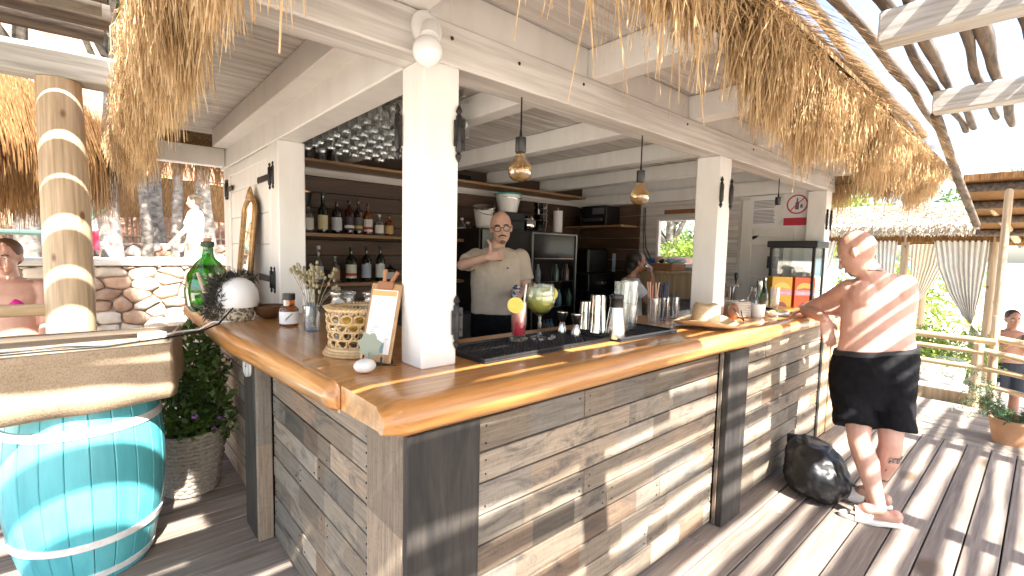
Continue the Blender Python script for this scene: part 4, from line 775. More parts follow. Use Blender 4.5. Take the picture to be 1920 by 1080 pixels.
t=thing('wooden_bowl','dark turned wooden bowl under the shutter hinge','bowl',(.115,1.82,ZC)); MB().lathe([(0,0),(.035,0),(.07,.025),(.088,.072),(.083,.074),(.066,.03),(.03,.008),(0,.008)],(0,0,0),26).build('bowl',wood('bowl_wood',(.10,.045,.02),(.18,.085,.04),0,.4),t,50)
# lamp dome with fronds
t=thing('dome_lamp','white dome lamp on patterned pot with dark dried fronds','lamp',(-.055,1.83,ZC)); MB().lathe([(0,0),(.082,0),(.088,.01),(.09,.06),(.082,.075),(.085,.095),(.07,.10),(0,.10)],(0,0,0),24).build('pot',mat('patterned_pot',(.10,.09,.07),(.55,.48,.36),.6,(70,70,70),.6,4,lo=.45,hi=.55),t,50)
MB().lathe([(.098,.075),(.108,.11),(.10,.17),(.07,.215),(.03,.235),(0,.238)],(.01,-.0,0),26).build('dome',PLASTW,t,60)
q=leaves([(-.07,.03,.15),(-.05,.02,.21),(.04,.05,.235),(-.10,.0,.07),(-.09,-.02,.12)],[(.06,.07,.06),(.07,.06,.03),(.07,.05,.02),(.05,.06,.06),(.05,.06,.05)],[700,600,420,420,380],.035,.8,.1,.18); quads('fronds',q,leafmat('dry_frond',(.02,.022,.018),(.07,.065,.05),.1),t,'stuff')
t=thing('demijohn','big green glass demijohn with cork and driftwood collar','bottle',(-.10,2.36,ZC)); MB().lathe([(0,0),(.10,0),(.125,.04),(.132,.13),(.115,.23),(.07,.30),(.036,.335),(.031,.36),(.031,.425),(.034,.43),(0,.43)],(0,0,0),28).build('body',GREENG,t,60); MB().lathe([(.035,.40),(.037,.402),(.037,.432),(.03,.434)],(0,0,0),18).build('collar',cmat((.03,.05,.03),.5),t); MB().lathe([(.022,.43),(.025,.455),(0,.456)],(0,0,0),12).build('cork',cmat((.42,.24,.12),.8),t)
t=thing('driftwood','bundle of bleached driftwood sticks in front of the demijohn','driftwood',(-.085,2.10,ZC))
DRW=mat('driftwood_bleached',(.38,.29,.20),(.58,.48,.37),.8,(30,30,30),.4)
for i in range(9):
    x0=random.uniform(-.08,.12); MB().pipe([(x0,random.uniform(-.03,.03),.0),(x0+random.uniform(-.02,.02),random.uniform(-.03,.03),.12),(x0+random.uniform(-.05,.05),random.uniform(-.03,.03),random.uniform(.2,.29))],[.016,.015,.009],7).build('stick',DRW,t,60)
# mirror
t=thing('mirror','tall gilt framed mirror with carved crest leaning on white shutter','mirror',(.108,2.50,ZC)); t.rotation_euler=(0,R(5.4),0)
GILT=mat('old_gilt',(.30,.16,.06),(.50,.30,.11),.35,(30,30,30),.3,5,.35)
out=[(-.15,0),(-.15,.62)]+[(-.15*math.cos(a),.62+.10*math.sin(a)) for a in np.linspace(.15,math.pi-.15,12)]+[(.15,.62),(.15,0)]
MB().pipe([(0,y,z+.02) for y,z in out],.019,8,True,.8,None,True).build('frame',GILT,t,50)
q=MB(); q.add([(.003,y*.96,z+.02) for y,z in out],[tuple(range(len(out)))]); q.build('glass',MIRR,t,0)
q=MB(); q.add([(.012,y,z+.02) for y,z in out]+[(.022,y,z+.02) for y,z in out],[tuple(range(len(out))),tuple(range(2*len(out)-1,len(out)-1,-1))]+[(i,(i+1)%len(out),len(out)+(i+1)%len(out),len(out)+i) for i in range(len(out))]); q.build('backing',cmat((.12,.07,.04),.8),t,0)
q=MB(); 
for y,z,r in ((0,.775,.034),(-.035,.76,.026),(.035,.76,.026),(-.065,.745,.02),(.065,.745,.02),(0,.80,.02),(-.02,.79,.018),(.02,.79,.018)): q.ball((-.006,y,z),(r*.5,r,r),10,7)
q.build('crest',GILT,t,60)
# clock on the upright
t=thing('clock','small round white dial on the dark side upright','clock',(-.0625,1.52,.885)); Mx=Matrix.Rotation(R(-90),4,'Y'); MB().lathe([(0,0),(.05,0),(.05,.008),(.044,.012),(0,.012)],(0,0,0),24,Mx).build('dial',PLASTW,t,40); MB().pipe([(-.013,.045*math.cos(a),.045*math.sin(a)) for a in np.linspace(0,6.283,24,endpoint=False)],.006,6,False,1,None,True).build('rim',cmat((.55,.58,.55),.4),t); bx('hand',BLACK,t,-.0145,-.002,0,-.0125,.002,.032,0); bx('hand',BLACK,t,-.0145,0,-.002,-.0125,.022,.002,0)
# ================================================================ people
def U(v): return Vector(v).normalized()
def skinned(o,vox,it=6,fac=.5):
    r=o.modifiers.new('remesh','REMESH'); r.mode='VOXEL'; r.voxel_size=vox; r.use_smooth_shade=True
    s=o.modifiers.new('smooth','SMOOTH'); s.factor=fac; s.iterations=it; return o
def hand(m,w,d,n,side,curl=.6,s=1.0,spread=.10,thumb_up=False):
    w=Vector(w); d=U(d); n=U(n); n=(n-d*n.dot(d)).normalized(); e=U(side); e=(e-d*e.dot(d)-n*e.dot(n)).normalized()   # e points to the thumb side
    m.ell([(w-d*.02*s,e*.026*s,n*.019*s),(w+d*.02*s,e*.032*s,n*.017*s),(w+d*.06*s,e*.041*s,n*.015*s),(w+d*.092*s,e*.040*s,n*.012*s)],12)
    for k,(off,L) in enumerate(((.030,.95),(.010,1.05),(-.010,1.0),(-.030,.80))):
        p=w+d*(.085*s)+e*(off*s); q=d+e*(off*spread*8); q=U(q); pts=[p-q*.015*s,p]; a=0
        for j,l in enumerate((.044,.028,.021)):
            a+=curl*(.8,1.1,.7)[j]; dirn=q*math.cos(a)+n*math.sin(a); p=p+dirn*(l*L*s); pts.append(p)
        m.limb(pts,[.0098*s,.0100*s,.0092*s,.0085*s,.0075*s],8)
    b=w+d*.028*s+e*.026*s
    if thumb_up: t1=U(e*.95+d*.15); m.limb([b,b+t1*.035*s,b+t1*.066*s,b+U(t1-d*.2)*.096*s],[.015*s,.0125*s,.011*s,.009*s],8)
    else: t1=U(d*.75+e*.6+n*.25); m.limb([b,b+t1*.034*s,b+U(t1+n*.3)*.06*s,b+U(t1+n*.5)*.082*s],[.015*s,.0125*s,.0105*s,.0085*s],8)
def head(m,c,f,up=(0,0,1),s=1.0,jaw=1.0):
    c=Vector(c); f=U(f); u=Vector(up); u=(u-f*u.dot(f)).normalized(); l=u.cross(f)
    Mr=Matrix((( f.x,l.x,u.x),(f.y,l.y,u.y),(f.z,l.z,u.z))).to_4x4()
    P=lambda a,b,cc: c+f*a*s+l*b*s+u*cc*s
    m.ball(P(-.012,0,.028),(.098*s,.078*s,.098*s),18,12,Mr); m.ball(P(.022,0,-.035),(.070*s,.064*s,.085*s),16,10,Mr)
    m.ball(P(.05,0,-.088),(.036*s*jaw,.040*s*jaw,.030*s),12,8,Mr); m.ball(P(.066,0,.022),(.024*s,.056*s,.018*s),12,8,Mr)
    m.limb([P(.084,0,.012),P(.098,0,-.012),P(.110,0,-.034)],[.008*s,.0105*s,.0135*s],8); m.ball(P(.088,0,-.064),(.012*s,.023*s,.008*s),10,6,Mr); m.ball(P(.083,0,-.077),(.012*s,.021*s,.008*s),10,6,Mr)
    for sg in (1,-1):
        m.ball(P(.062,sg*.036,-.022),(.022*s,.022*s,.022*s),10,7,Mr)
        m.ball(P(-.010,sg*.077,-.010),(.016*s,.008*s,.030*s),10,7,Mr); m.ball(P(-.018,sg*.083,.006),(.010*s,.008*s,.014*s),8,6,Mr)
    return P,Mr
def face_bits(P,Mr,body,s=1.0,brow=HAIR,lips=(.42,.16,.13)):
    for sg in (1,-1):
        MB().ball(P(.074,sg*.031,.0),(.0105*s,)*3,12,8).build('eye',cmat((.75,.73,.70),.2),body,60)
        MB().ball(P(.083,sg*.031,.0),(.0045*s,)*3,8,6).build('iris',cmat((.05,.03,.02),.2),body,60)
        MB().pipe([P(.086,sg*.014,.020),P(.089,sg*.032,.026),P(.078,sg*.050,.019)],.0042*s,6).build('eyebrow',brow,body)
    MB().pipe([P(.093,.020,-.071),P(.1005,0,-.0705),P(.093,-.020,-.071)],[.002*s,.0038*s,.002*s],6).build('lips',cmat(lips,.4),body)
# ---- shirtless man leaning on the bar
m=MB(); f=U((.14,.92,-.55)); P,Mr=head(m,(2.95,-.335,1.535),f,(0.05,.0,1),1.10)
sL=Vector((2.981,-.301,1.305)); sR=Vector((3.122,-.555,1.345)); A=U(sR-sL); B=Vector((-A.y,A.x,0)).normalized()*1.0
Ba=Vector((.86,.48,0)); nk=Vector((2.985,-.395,1.42))
m.limb([Vector((2.955,-.365,1.48)),nk,Vector((3.01,-.43,1.36))],[.062,.068,.085])
def row(c,w,dp): return (Vector(c),A*w,Ba*dp)
m.ell([row((3.03,-.43,1.405),.085,.065),row((3.04,-.435,1.375),.165,.085),row((3.05,-.44,1.32),.200,.115),row((3.045,-.445,1.22),.202,.13),row((3.02,-.45,1.10),.193,.132),row((2.985,-.46,1.00),.194,.132),row((2.955,-.465,.92),.208,.138),row((2.93,-.465,.82),.20,.13),row((2.91,-.465,.74),.17,.11)],28)
for s_,c in ((-1,(3.0,-.36,1.27)),(1,(3.10,-.52,1.29))): m.ball(Vector(c)-Ba*.045,(.085,.085,.11),14,10)     # shoulder blades
m.limb([sL,Vector((3.065,-.16,1.205)),Vector((3.142,-.022,1.133))],[.066,.056,.045]); m.limb([Vector((3.142,-.022,1.133)),Vector((3.05,-.095,1.128)),Vector((2.915,-.196,1.108))],[.046,.046,.031])
hand(m,(2.915,-.196,1.108),(-.02,-.20,-.75),(.75,.35,-.35),(.8,-.5,0),.12,1.0,.16)
m.limb([sR,Vector((3.24,-.50,1.19)),Vector((3.31,-.38,1.135))],[.066,.058,.045]); m.limb([Vector((3.31,-.38,1.135)),Vector((3.30,-.22,1.135)),Vector((3.25,-.06,1.13))],[.045,.045,.03]); hand(m,(3.25,-.06,1.128),(-.4,.8,-.05),(0,0,-1),(-.8,-.4,0),.3)
hL,kL,aL=Vector((2.90,-.385,.80)),Vector((2.715,-.47,.425)),Vector((2.645,-.60,.095)); hR,kR,aR=Vector((2.925,-.555,.80)),Vector((2.815,-.60,.425)),Vector((2.865,-.53,.095))
def leg(h,k,a,toe,heel):
    back=Vector((-.35,-.6,0)).normalized()
    m.limb([h,h.lerp(k,.5),k],[.098,.078,.057]); m.limb([k,k.lerp(a,.3)+back*.012,k.lerp(a,.65)+back*.004,a],[.058,.062,.046,.036])
    d=U(Vector(toe)-Vector(heel)); e=Vector((-d.y,d.x,0))
    m.ball(Vector(heel)+Vector((0,0,.016)),(.032,.032,.036),12,8); m.limb([a,a.lerp(Vector(toe),.35)+Vector((0,0,.0)),Vector(toe)-d*.07+Vector((0,0,.012))],[.038,.036,.028])
    m.limb([Vector(heel)+Vector((0,0,.006)),Vector(toe)-d*.08+Vector((0,0,.004))],[.03,.036])
    for i in range(5):
        p=Vector(toe)-d*.075+e*(.03-.015*i)*1.0+Vector((0,0,-.004)); m.limb([p,p+d*(.055-.007*abs(i-(1 if 0 else 0)))],[.011,.009-.0006*i],8)
leg(hL,kL,aL,(2.602,-.455,.05),(2.688,-.672,.05)); leg(hR,kR,aR,(2.86,-.38,.045),(2.885,-.59,.045))
man=skinned(m.build('person',SKIN,None,0),.0065,5); tag(man,'shirtless bald man in black shorts leaning on the bar end','person')
for e in ('L',): face_bits(P,Mr,man,1.04,cmat((.12,.07,.04),.7))
# beard shadow, chain
q=MB(); q.ball(P(.056,0,-.090),(.036,.038,.030),14,8,Mr); skinned(q.build('beard',cmat((.20,.09,.055),.8),man,60),.005,3)
MB().pipe([nk+Vector((.07*math.cos(a)*.86-.075*math.sin(a)*.5,.07*math.cos(a)*.5+.075*math.sin(a)*.86,-.005-.02*math.cos(a))) for a in np.linspace(0,2*math.pi,28,endpoint=False)],.0028,6,False,1,None,True).build('necklace',cmat((.05,.04,.03),.4),man)
MB().pipe([kR.lerp(aR,.30)+Vector((.064*math.cos(a),.064*math.sin(a),.012*math.sin(3*a))) for a in np.linspace(0,2*math.pi,20,endpoint=False)],[.001]*20,4,False,1,None,True)
# shorts
q=MB(); q.ell([row((2.958,-.465,.935),.220,.152),row((2.94,-.465,.86),.230,.160),row((2.915,-.465,.76),.226,.156),row((2.88,-.464,.69),.205,.14),row((2.855,-.470,.615),.175,.118)],28)
for h,k,rr in ((hL+Vector((-.01,.02,0)),kL+Vector((-.01,.02,0)),.099),(hR+Vector((.0,-.015,0)),kR+Vector((.01,-.02,0)),.093)):
    d=k-h; q.pipe([h+Vector((0,0,.02)),h+d*.35,h+d*.60,h+d*.79],[.112,rr+.006,rr+.007,rr+.009],22)
SHO=skinned(q.build('shorts',CLOTHK,man,0),.009,2,.5)
dsp=SHO.modifiers.new('folds','DISPLACE'); tx=bpy.data.textures.new('folds','CLOUDS'); tx.noise_scale=.09; dsp.texture=tx; dsp.strength=.022; dsp.texture_coords='GLOBAL'; dsp.mid_level=.5
MB().ell([row((2.958,-.465,.925),.222,.152),row((2.96,-.465,.955),.219,.149)],28).build('waistband',cmat((.008,.008,.009),.7),man,60)
def sandal(toe,heel):
    d=U(Vector(toe)-Vector(heel)); e=Vector((-d.y,d.x,0)); c=(Vector(toe)+Vector(heel))/2; L=(Vector(toe)-Vector(heel)).length/2+.035; q=MB(); rings=[]
    for z,k in ((.002,.96),(.006,1.0),(.024,1.0),(.030,.95)):
        rings.append([Vector((c.x,c.y,0))+d*(L*math.cos(a)*k)+e*((.045+.008*math.cos(a))*math.sin(a)*k)+Vector((0,0,z+(.006 if math.cos(a)<-.3 else 0))) for a in np.linspace(0,2*math.pi,28,endpoint=False)])
    so_=q.loft(rings).build('sandal',cmat((.72,.70,.64),.7),man,50); q=MB()
    for k in range(9):
        a=math.pi*k/8; q.box(0,0,0,0,0,0) if 0 else None
    rings=[[c+d*(.03+t_)+e*(.048*math.cos(a))+Vector((0,0,.018-c.z+.062*math.sin(a)+off)) for t_,off in ((-.035,.0),(.045,-.008),(.045,-.002),(-.035,.006))] for a in np.linspace(0,math.pi,12)]
    q.loft(rings); q.build('strap',cmat((.72,.70,.64),.7),so_,50)
sandal((2.602,-.455,.05),(2.688,-.672,.05)); sandal((2.86,-.38,.045),(2.885,-.59,.045))
TAT=mat('tattoo_ink',(.06,.06,.07),(.40,.26,.21),.5,(55,55,55),0,3,lo=.42,hi=.56)
rings=[]
for t_ in np.linspace(.18,.72,7):
    c=kR.lerp(aR,t_)+Vector((-.35,-.6,0)).normalized()*(.010 if t_<.5 else .004); rr=float(np.interp(t_,[.0,.3,.65,1],[.058,.062,.047,.037]))+.0012; rings.append([c+Vector((rr*math.cos(a),rr*math.sin(a),0)) for a in np.linspace(-2.9,.4,18)])
v=[p for r_ in rings for p in r_]; MB().add(v,[(i*18+j,i*18+j+1,(i+1)*18+j+1,(i+1)*18+j) for i in range(6) for j in range(17)]).build('tattoo',TAT,man,80)
# ---- bartender with thumb up
rr_=Vector((.749,-.662,0)); fb=Vector((-.66,-.75,0))
m=MB(); hc=Vector((1.80,1.765,1.682)); P,Mr=head(m,hc,(-.58,-.80,-.06),(-.06,.05,1),1.06)
m.limb([hc+Vector((.01,.012,-.07)),Vector((1.80,1.80,1.55)),Vector((1.80,1.81,1.47))],[.056,.058,.075])
def rowb(c,w,dp): return (Vector(c),rr_*w,fb*dp)
TB=[((1.80,1.80,1.525),.075,.06),((1.80,1.80,1.495),.15,.085),((1.797,1.797,1.44),.19,.105),((1.79,1.795,1.33),.195,.12),((1.785,1.795,1.20),.185,.12),((1.78,1.79,1.10),.185,.125),((1.775,1.79,1.00),.18,.12),((1.77,1.79,.90),.18,.12)]
m.ell([rowb(*r_) for r_ in TB],24)
sR=Vector((1.665,1.905,1.445)); sL=Vector((1.935,1.675,1.45)); eR=Vector((1.475,1.835,1.385)); wR=Vector((1.552,1.630,1.452)); eL=Vector((1.965,1.62,1.20)); wL=Vector((1.765,1.50,1.175))
m.limb([sR,sR.lerp(eR,.5),eR],[.058,.052,.042]); m.limb([eR,eR.lerp(wR,.4),wR],[.042,.041,.029]); hand(m,wR,(.45,-.45,.12),(.35,.5,-.2),(.25,.0,1),1.25,1.05,.05,True)
m.limb([sL,sL.lerp(eL,.5),eL],[.058,.050,.042]); m.limb([eL,eL.lerp(wL,.4),wL],[.042,.040,.028]); hand(m,wL,(-.8,-.35,.15),(.1,-.6,-.4),(0,-.2,1),.9,1.0)
for sg in (-1,1):
    hp=Vector((1.77,1.79,.90))+rr_*(.09*sg); an=hp+rr_*.02*sg; m.limb([hp,Vector((an.x,an.y,.47)),Vector((an.x,an.y,.08))],[.09,.058,.04]); m.limb([Vector((an.x,an.y,.04)),Vector((an.x,an.y,.035))+fb*.15],[.038,.034])
bar=skinned(m.build('person',SKINP,None,0),.0062,5); tag(bar,'bartender in beige t-shirt and glasses giving a thumbs up','person')
face_bits(P,Mr,bar)
q=MB()
for sg in (-1,1):
    q.pipe([P(.098,sg*.034+.0255*math.cos(a),.0-.004+.0195*math.sin(a)) for a in np.linspace(0,2*math.pi,20,endpoint=False)],.0028,6,False,1,None,True); q.pipe([P(.095,sg*.060,.004),P(.05,sg*.078,.006),P(-.01,sg*.082,.0)],.0025,6)
q.pipe([P(.099,-.009,.002),P(.103,0,.006),P(.099,.009,.002)],.0025,6); q.build('glasses',cmat((.02,.015,.012),.25),bar)
MB().pipe([P(.086,.030,-.062),P(.100,.014,-.053),P(.105,0,-.0515),P(.100,-.014,-.053),P(.086,-.030,-.062)],[.003,.006,.0065,.006,.003],8).build('moustache',HAIR,bar)
q=MB(); q.ball(P(.070,0,-.099),(.024,.024,.018),10,7,Mr); q.build('goatee',mat('stubble',(.10,.06,.045),(.22,.13,.10),.8,(200,200,200)),bar,60)
q=MB(); q.ball(P(-.016,0,.032),(.0985,.0785,.0985),20,12,Mr)
q=MB(); q.ell([rowb(c,w+.013,d+.013) for c,w,d in TB[:1]]+[rowb(c,w+.016,d+.016) for c,w,d in TB[1:7]],26)
for s_,e_ in ((sR,eR),(sL,eL)): q.limb([s_,s_.lerp(e_,.40)],[.074,.070]); q.pipe([s_.lerp(e_,.3),s_.lerp(e_,.72)],[.071,.070],20)
TS=skinned(q.build('tshirt',BEIGE,bar,0),.0085,3); dsp=TS.modifiers.new('folds','DISPLACE'); dsp.texture=tx; dsp.strength=.016; dsp.texture_coords='GLOBAL'
MB().add([Vector((1.795,1.797,1.37))+rr_*.085+fb*.134+rr_*a+Vector((0,0,b)) for a,b in ((-.012,-.008),(.012,-.008),(.0,.012))],[(0,1,2)]).build('emblem',INK,bar,0)
q=MB(); q.ell([rowb((1.775,1.79,1.005),.193,.133),rowb((1.772,1.79,.93),.195,.135),rowb((1.77,1.79,.84),.19,.13)],22)
for sg in (-1,1): hp=Vector((1.77,1.79,.90))+rr_*(.09*sg); q.pipe([hp,hp+Vector((0,0,-.4)),hp+Vector((0,0,-.82))],[.105,.085,.075],18)
skinned(q.build('trousers',CLOTHK,bar,0),.011,3)
MB().limb([wL+Vector((-.06,-.04,.05)),wL+Vector((-.08,-.06,-.01)),wL+Vector((-.075,-.05,-.09))],[.03,.038,.026],10).build('bar_cloth',mat('patterned_cloth',(.03,.04,.09),(.62,.62,.64),.8,(60,60,60),0,3,lo=.45,hi=.55),bar,60)
# ---- second bartender drinking at the back
fw2=Vector((.80,-.58,.05)); l2=Vector((.58,.80,0)); m=MB(); hc=Vector((3.86,1.87,1.41)); P,Mr=head(m,hc,fw2,(0,0,1),.98,.9)
m.limb([hc+Vector((-.01,.005,-.08)),Vector((3.81,1.90,1.27)),Vector((3.80,1.90,1.20))],[.05,.05,.07])
TW=[((3.80,1.90,1.235),.07,.06),((3.795,1.90,1.205),.14,.08),((3.79,1.90,1.14),.175,.10),((3.79,1.90,1.03),.165,.105),((3.79,1.89,.90),.15,.10),((3.79,1.88,.78),.17,.11)]
m.ell([(Vector(c),l2*w,fw2*d) for c,w,d in TW],22)
sA=Vector((3.70,1.78,1.17)); eA=Vector((3.74,1.62,.985)); wA=Vector((3.895,1.70,1.255)); m.limb([sA,eA],[.05,.04]); m.limb([eA,eA.lerp(wA,.4),wA],[.04,.037,.026]); hand(m,wA,(.25,.35,.8),(-.3,.75,.1),(-.6,.0,.5),.9,.95)
sB=Vector((3.88,2.02,1.17)); m.limb([sB,Vector((3.95,2.05,.95)),Vector((4.05,1.95,.85))],[.05,.042,.03])
for sg in (-1,1): m.limb([Vector((3.79,1.88,.78))+l2*.08*sg,Vector((3.79,1.88,.42))+l2*.09*sg,Vector((3.79,1.88,.06))+l2*.09*sg],[.09,.06,.04])
w2=skinned(m.build('person',SKINT,None,0),.0075,5); tag(w2,'dark haired bartender in white t-shirt drinking from a glass','person'); face_bits(P,Mr,w2)
q=MB(); q.ball(P(-.03,0,.035),(.095,.088,.095),16,10,Mr); q.ball(P(-.07,0,-.03),(.06,.07,.08),14,9,Mr); q.ball(P(-.10,0,-.09),(.04,.05,.07),12,8,Mr); skinned(q.build('hair',HAIR,w2,0),.008,3)
q=MB(); q.ell([(Vector(c),l2*(w+.015),fw2*(d+.015)) for c,w,d in TW],24); q.pipe([sA,sA.lerp(eA,.65)],[.066,.064],18); q.pipe([sB,Vector((3.925,2.04,1.02))],[.066,.062],18); q.ball(sA,.066,12,8); q.ball(sB,.066,12,8); skinned(q.build('tshirt',CLOTHW,w2,0),.0095,3)
t=thing('drinking_glass','clear glass held by the drinking bartender','glass',tuple(wA+Vector((.055,.05,.075)))); MB().lathe([(0,0),(.03,0),(.036,.09),(.034,.09),(.028,.005),(0,.005)],(0,0,0),16,Matrix.Rotation(R(-60),4,(.6,.8,0))).build('body',GLASSH,t,50)
# ---- customer reaching in at the serving window
m=MB(); hc=Vector((5.30,1.62,1.60)); fx=Vector((-1,.05,-.1)); P,Mr=head(m,hc,fx); lx=Vector((0,-1,0)); m.limb([hc+Vector((.02,0,-.08)),Vector((5.33,1.62,1.44))],[.055,.06]); TC=[((5.33,1.62,1.42),.16,.085),((5.33,1.62,1.33),.195,.11),((5.32,1.62,1.1),.19,.12),((5.32,1.62,.85),.19,.12)]
m.ell([(Vector(c),lx*w,fx*d) for c,w,d in TC],20); m.limb([Vector((5.28,1.78,1.38)),Vector((5.0,1.76,1.385)),Vector((4.70,1.73,1.435))],[.055,.048,.042]); m.limb([Vector((4.70,1.73,1.435)),Vector((4.5,1.76,1.44)),Vector((4.31,1.80,1.445))],[.042,.04,.028]); hand(m,(4.31,1.80,1.445),(-1,.1,.25),(0,.3,-1),(0,-1,.2),.6)
m.limb([Vector((5.32,1.45,1.36)),Vector((5.2,1.40,1.12)),Vector((5.0,1.45,1.05))],[.055,.045,.03])
for sg in (-1,1): m.limb([Vector((5.32,1.62+.09*sg,.85)),Vector((5.32,1.62+.1*sg,.2)),Vector((5.32,1.62+.1*sg,-.48))],[.1,.06,.045])
w3=skinned(m.build('person',SKIN,None,0),.0085,5); tag(w3,'customer in white sleeves reaching an arm through the serving window','person')
q=MB(); q.ell([(Vector(c),lx*(w+.015),fx*(d+.015)) for c,w,d in TC],20); q.limb([Vector((5.28,1.78,1.38)),Vector((5.04,1.762,1.385))],[.068,.066]); skinned(q.build('tshirt',CLOTHW,w3,0),.011,3); q=MB(); q.ball(P(-.02,0,.035),(.1,.086,.1),14,9,Mr); q.build('hair',HAIR,w3,60)
q=MB(); 
for sg in (-1,1): q.pipe([Vector((5.32,1.62+.08*sg,.92)),Vector((5.32,1.62+.1*sg,.35))],[.125,.11],16)
skinned(q.build('shorts',cmat((.05,.07,.12),.8),w3,0),.012,2)
# ---- bystanders, simpler
def bystander(label,base,ang,h,skin,top=None,bottom=None,hair=HAIR,arms=((.06,.10,-.52),(.06,.10,-.52)),lean=0,legs=True,dress=False,bikini=None,seat=False,vox=.011):
    f=Vector((math.cos(ang),math.sin(ang),0)); l=Vector((-f.y,f.x,0)); s=h/1.75; b=Vector(base)
    Q=lambda a,c,z: b+f*(a+lean*max(0,z-.95))*s+l*c*s+Vector((0,0,z*s))
    m=MB(); P,Mr=head(m,Q(.01,0,1.61),f+Vector((0,0,-.12)),(0,0,1),s); m.limb([Q(-.005,0,1.53),Q(-.01,0,1.44)],[.052*s,.06*s])
    T=[((-.01,0,1.455),.09,.06),((-.01,0,1.425),.165,.085),((0,0,1.33),.185,.11),((0,0,1.18),.165,.105),((0,0,1.07),.155,.10),((0,0,.95),.175,.115),((0,0,.87),.17,.11)]
    m.ell([(Q(*c),l*w*s,f*d*s) for c,w,d in T],20); S_=[]
    for sg,a in ((1,arms[0]),(-1,arms[1])):
        p=Q(-.01,.175*sg,1.395); e=Q(a[0]*.4-.03,(.175+abs(a[1])*.6)*sg,1.395-.27); w=Q(a[0],(.175+a[1])*sg,1.395+a[2]); m.limb([p,e],[.05*s,.04*s]); m.limb([e,e.lerp(w,.4),w],[.04*s,.037*s,.026*s]); hand(m,w,(w-e),f*-.3+l*-sg,f,.5,s*.98); S_.append((p,e))
    K=[]
    for sg in (-1,1):
        hp=Q(0,.09*sg,.88); kn=Q(.01,.10*sg,.48) if not seat else Q(.40,.11*sg,.86); an=Q(-.02,.10*sg,.07) if not seat else Q(.42,.11*sg,.45); m.limb([hp,hp.lerp(kn,.5),kn],[.095*s,.078*s,.054*s]); m.limb([kn,kn.lerp(an,.3),an],[.054*s,.056*s,.036*s]); m.limb([an-Vector((0,0,.03*s)),an+f*.15*s-Vector((0,0,.035*s))],[.035*s,.03*s]); K.append((hp,kn))
    o=skinned(m.build('person',skin,None,0),vox,4); tag(o,label,'person'); face_bits(P,Mr,o,s)
    if hair:
        q=MB(); q.ball(P(-.022,0,.04),(.098*s,.086*s,.094*s),14,9,Mr); q.ball(P(-.05,0,-.01),(.06*s,.075*s,.07*s),12,8,Mr)
        if dress or bikini: q.ball(P(-.115,0,.06),(.04*s,)*3,10,7)
        skinned(q.build('hair',hair,o,0),.011,3)
    if top:
        q=MB(); end=7 if not dress else 7; q.ell([(Q(*c),l*(w+.02)*s,f*(d+.02)*s) for c,w,d in T[:end]]+([(Q(0,0,.6),l*.24*s,f*.18*s),(Q(0,0,.42),l*.27*s,f*.2*s)] if dress else []),20)
        for p,e in S_: q.limb([p,p.lerp(e,.35)],[.068*s,.066*s]); q.pipe([p.lerp(e,.2),p.lerp(e,.75)],[.066*s,.068*s],16)
        skinned(q.build('dress' if dress else 'tshirt',top,o,0),.012,3)
    if bottom:
        q=MB(); q.ell([(Q(0,0,1.0),l*.185*s,f*.125*s),(Q(0,0,.84),l*.19*s,f*.13*s)],18)
        for hp,kn in K: q.pipe([hp+Vector((0,0,.02)),hp.lerp(kn,.75)],[.112*s,.115*s],16)
        skinned(q.build('shorts',bottom,o,0),.012,2)
    if bikini:
        q=MB()
        for sg in (-1,1):
            q.ell([(Q(.075,.075*sg,1.23),l*.062*s,f*.045*s),(Q(.09,.075*sg,1.265),l*.05*s,f*.035*s),(Q(.08,.07*sg,1.31),l*.02*s,f*.02*s)],12); q.pipe([Q(.085,.07*sg,1.30),Q(.03,.05*sg,1.44),Q(-.06,.02*sg,1.46)],.007*s,6)
        q.pipe([Q(.125*math.cos(a),.185*math.sin(a),1.225) for a in np.linspace(0,2*math.pi,26,endpoint=False)],.007*s,6,False,1,None,True)
        q.build('bikini_top',bikini,o,60); q=MB(); q.ell([(Q(0,0,.96),l*.183*s,f*.124*s),(Q(0,0,.90),l*.18*s,f*.122*s),(Q(0,0,.83),l*.10*s,f*.10*s)],20); q.build('bikini_bottom',bikini,o,60)
    return o,P,Q
bystander('woman in magenta bikini standing behind the log post',(-1.10,3.74,-.20),R(-108),1.72,SKIN,hair=mat('brown_hair_b',(.08,.04,.02),(.15,.08,.04),.6),bikini=PINK,arms=((.12,.05,-.40),(.10,.07,-.45)),vox=.009)
bystander('man in white shirt and red shorts on the stone terrace',(-.62,8.85,.80),R(60),1.74,SKIN,CLOTHW,REDC,arms=((.10,.08,-.5),(.12,.10,-.42)))
bystander('person in long white tunic standing beside the tree trunk',(.655,8.45,.62),R(160),1.74,SKIN,CLOTHW,cmat((.16,.13,.10),.8),mat('brown_hair',(.07,.045,.025),(.14,.09,.05),.6),arms=((.32,.02,-.52),(.2,.06,-.5)),dress=True)
ph,P,Q=bystander('dark haired man behind the railing holding a phone',(8.82,-.86,-.86),R(205),1.72,SKINT,arms=((.33,-.08,-.02),(.30,-.10,-.05)),bottom=cmat((.015,.02,.03),.8),vox=.010)
t=thing('phone','black phone held up by the man behind the railing','phone',tuple(Q(.40,.02,1.39)),R(205)); bx('body',BLACK,t,-.005,-.08,-.035,.005,.08,.04,.004)
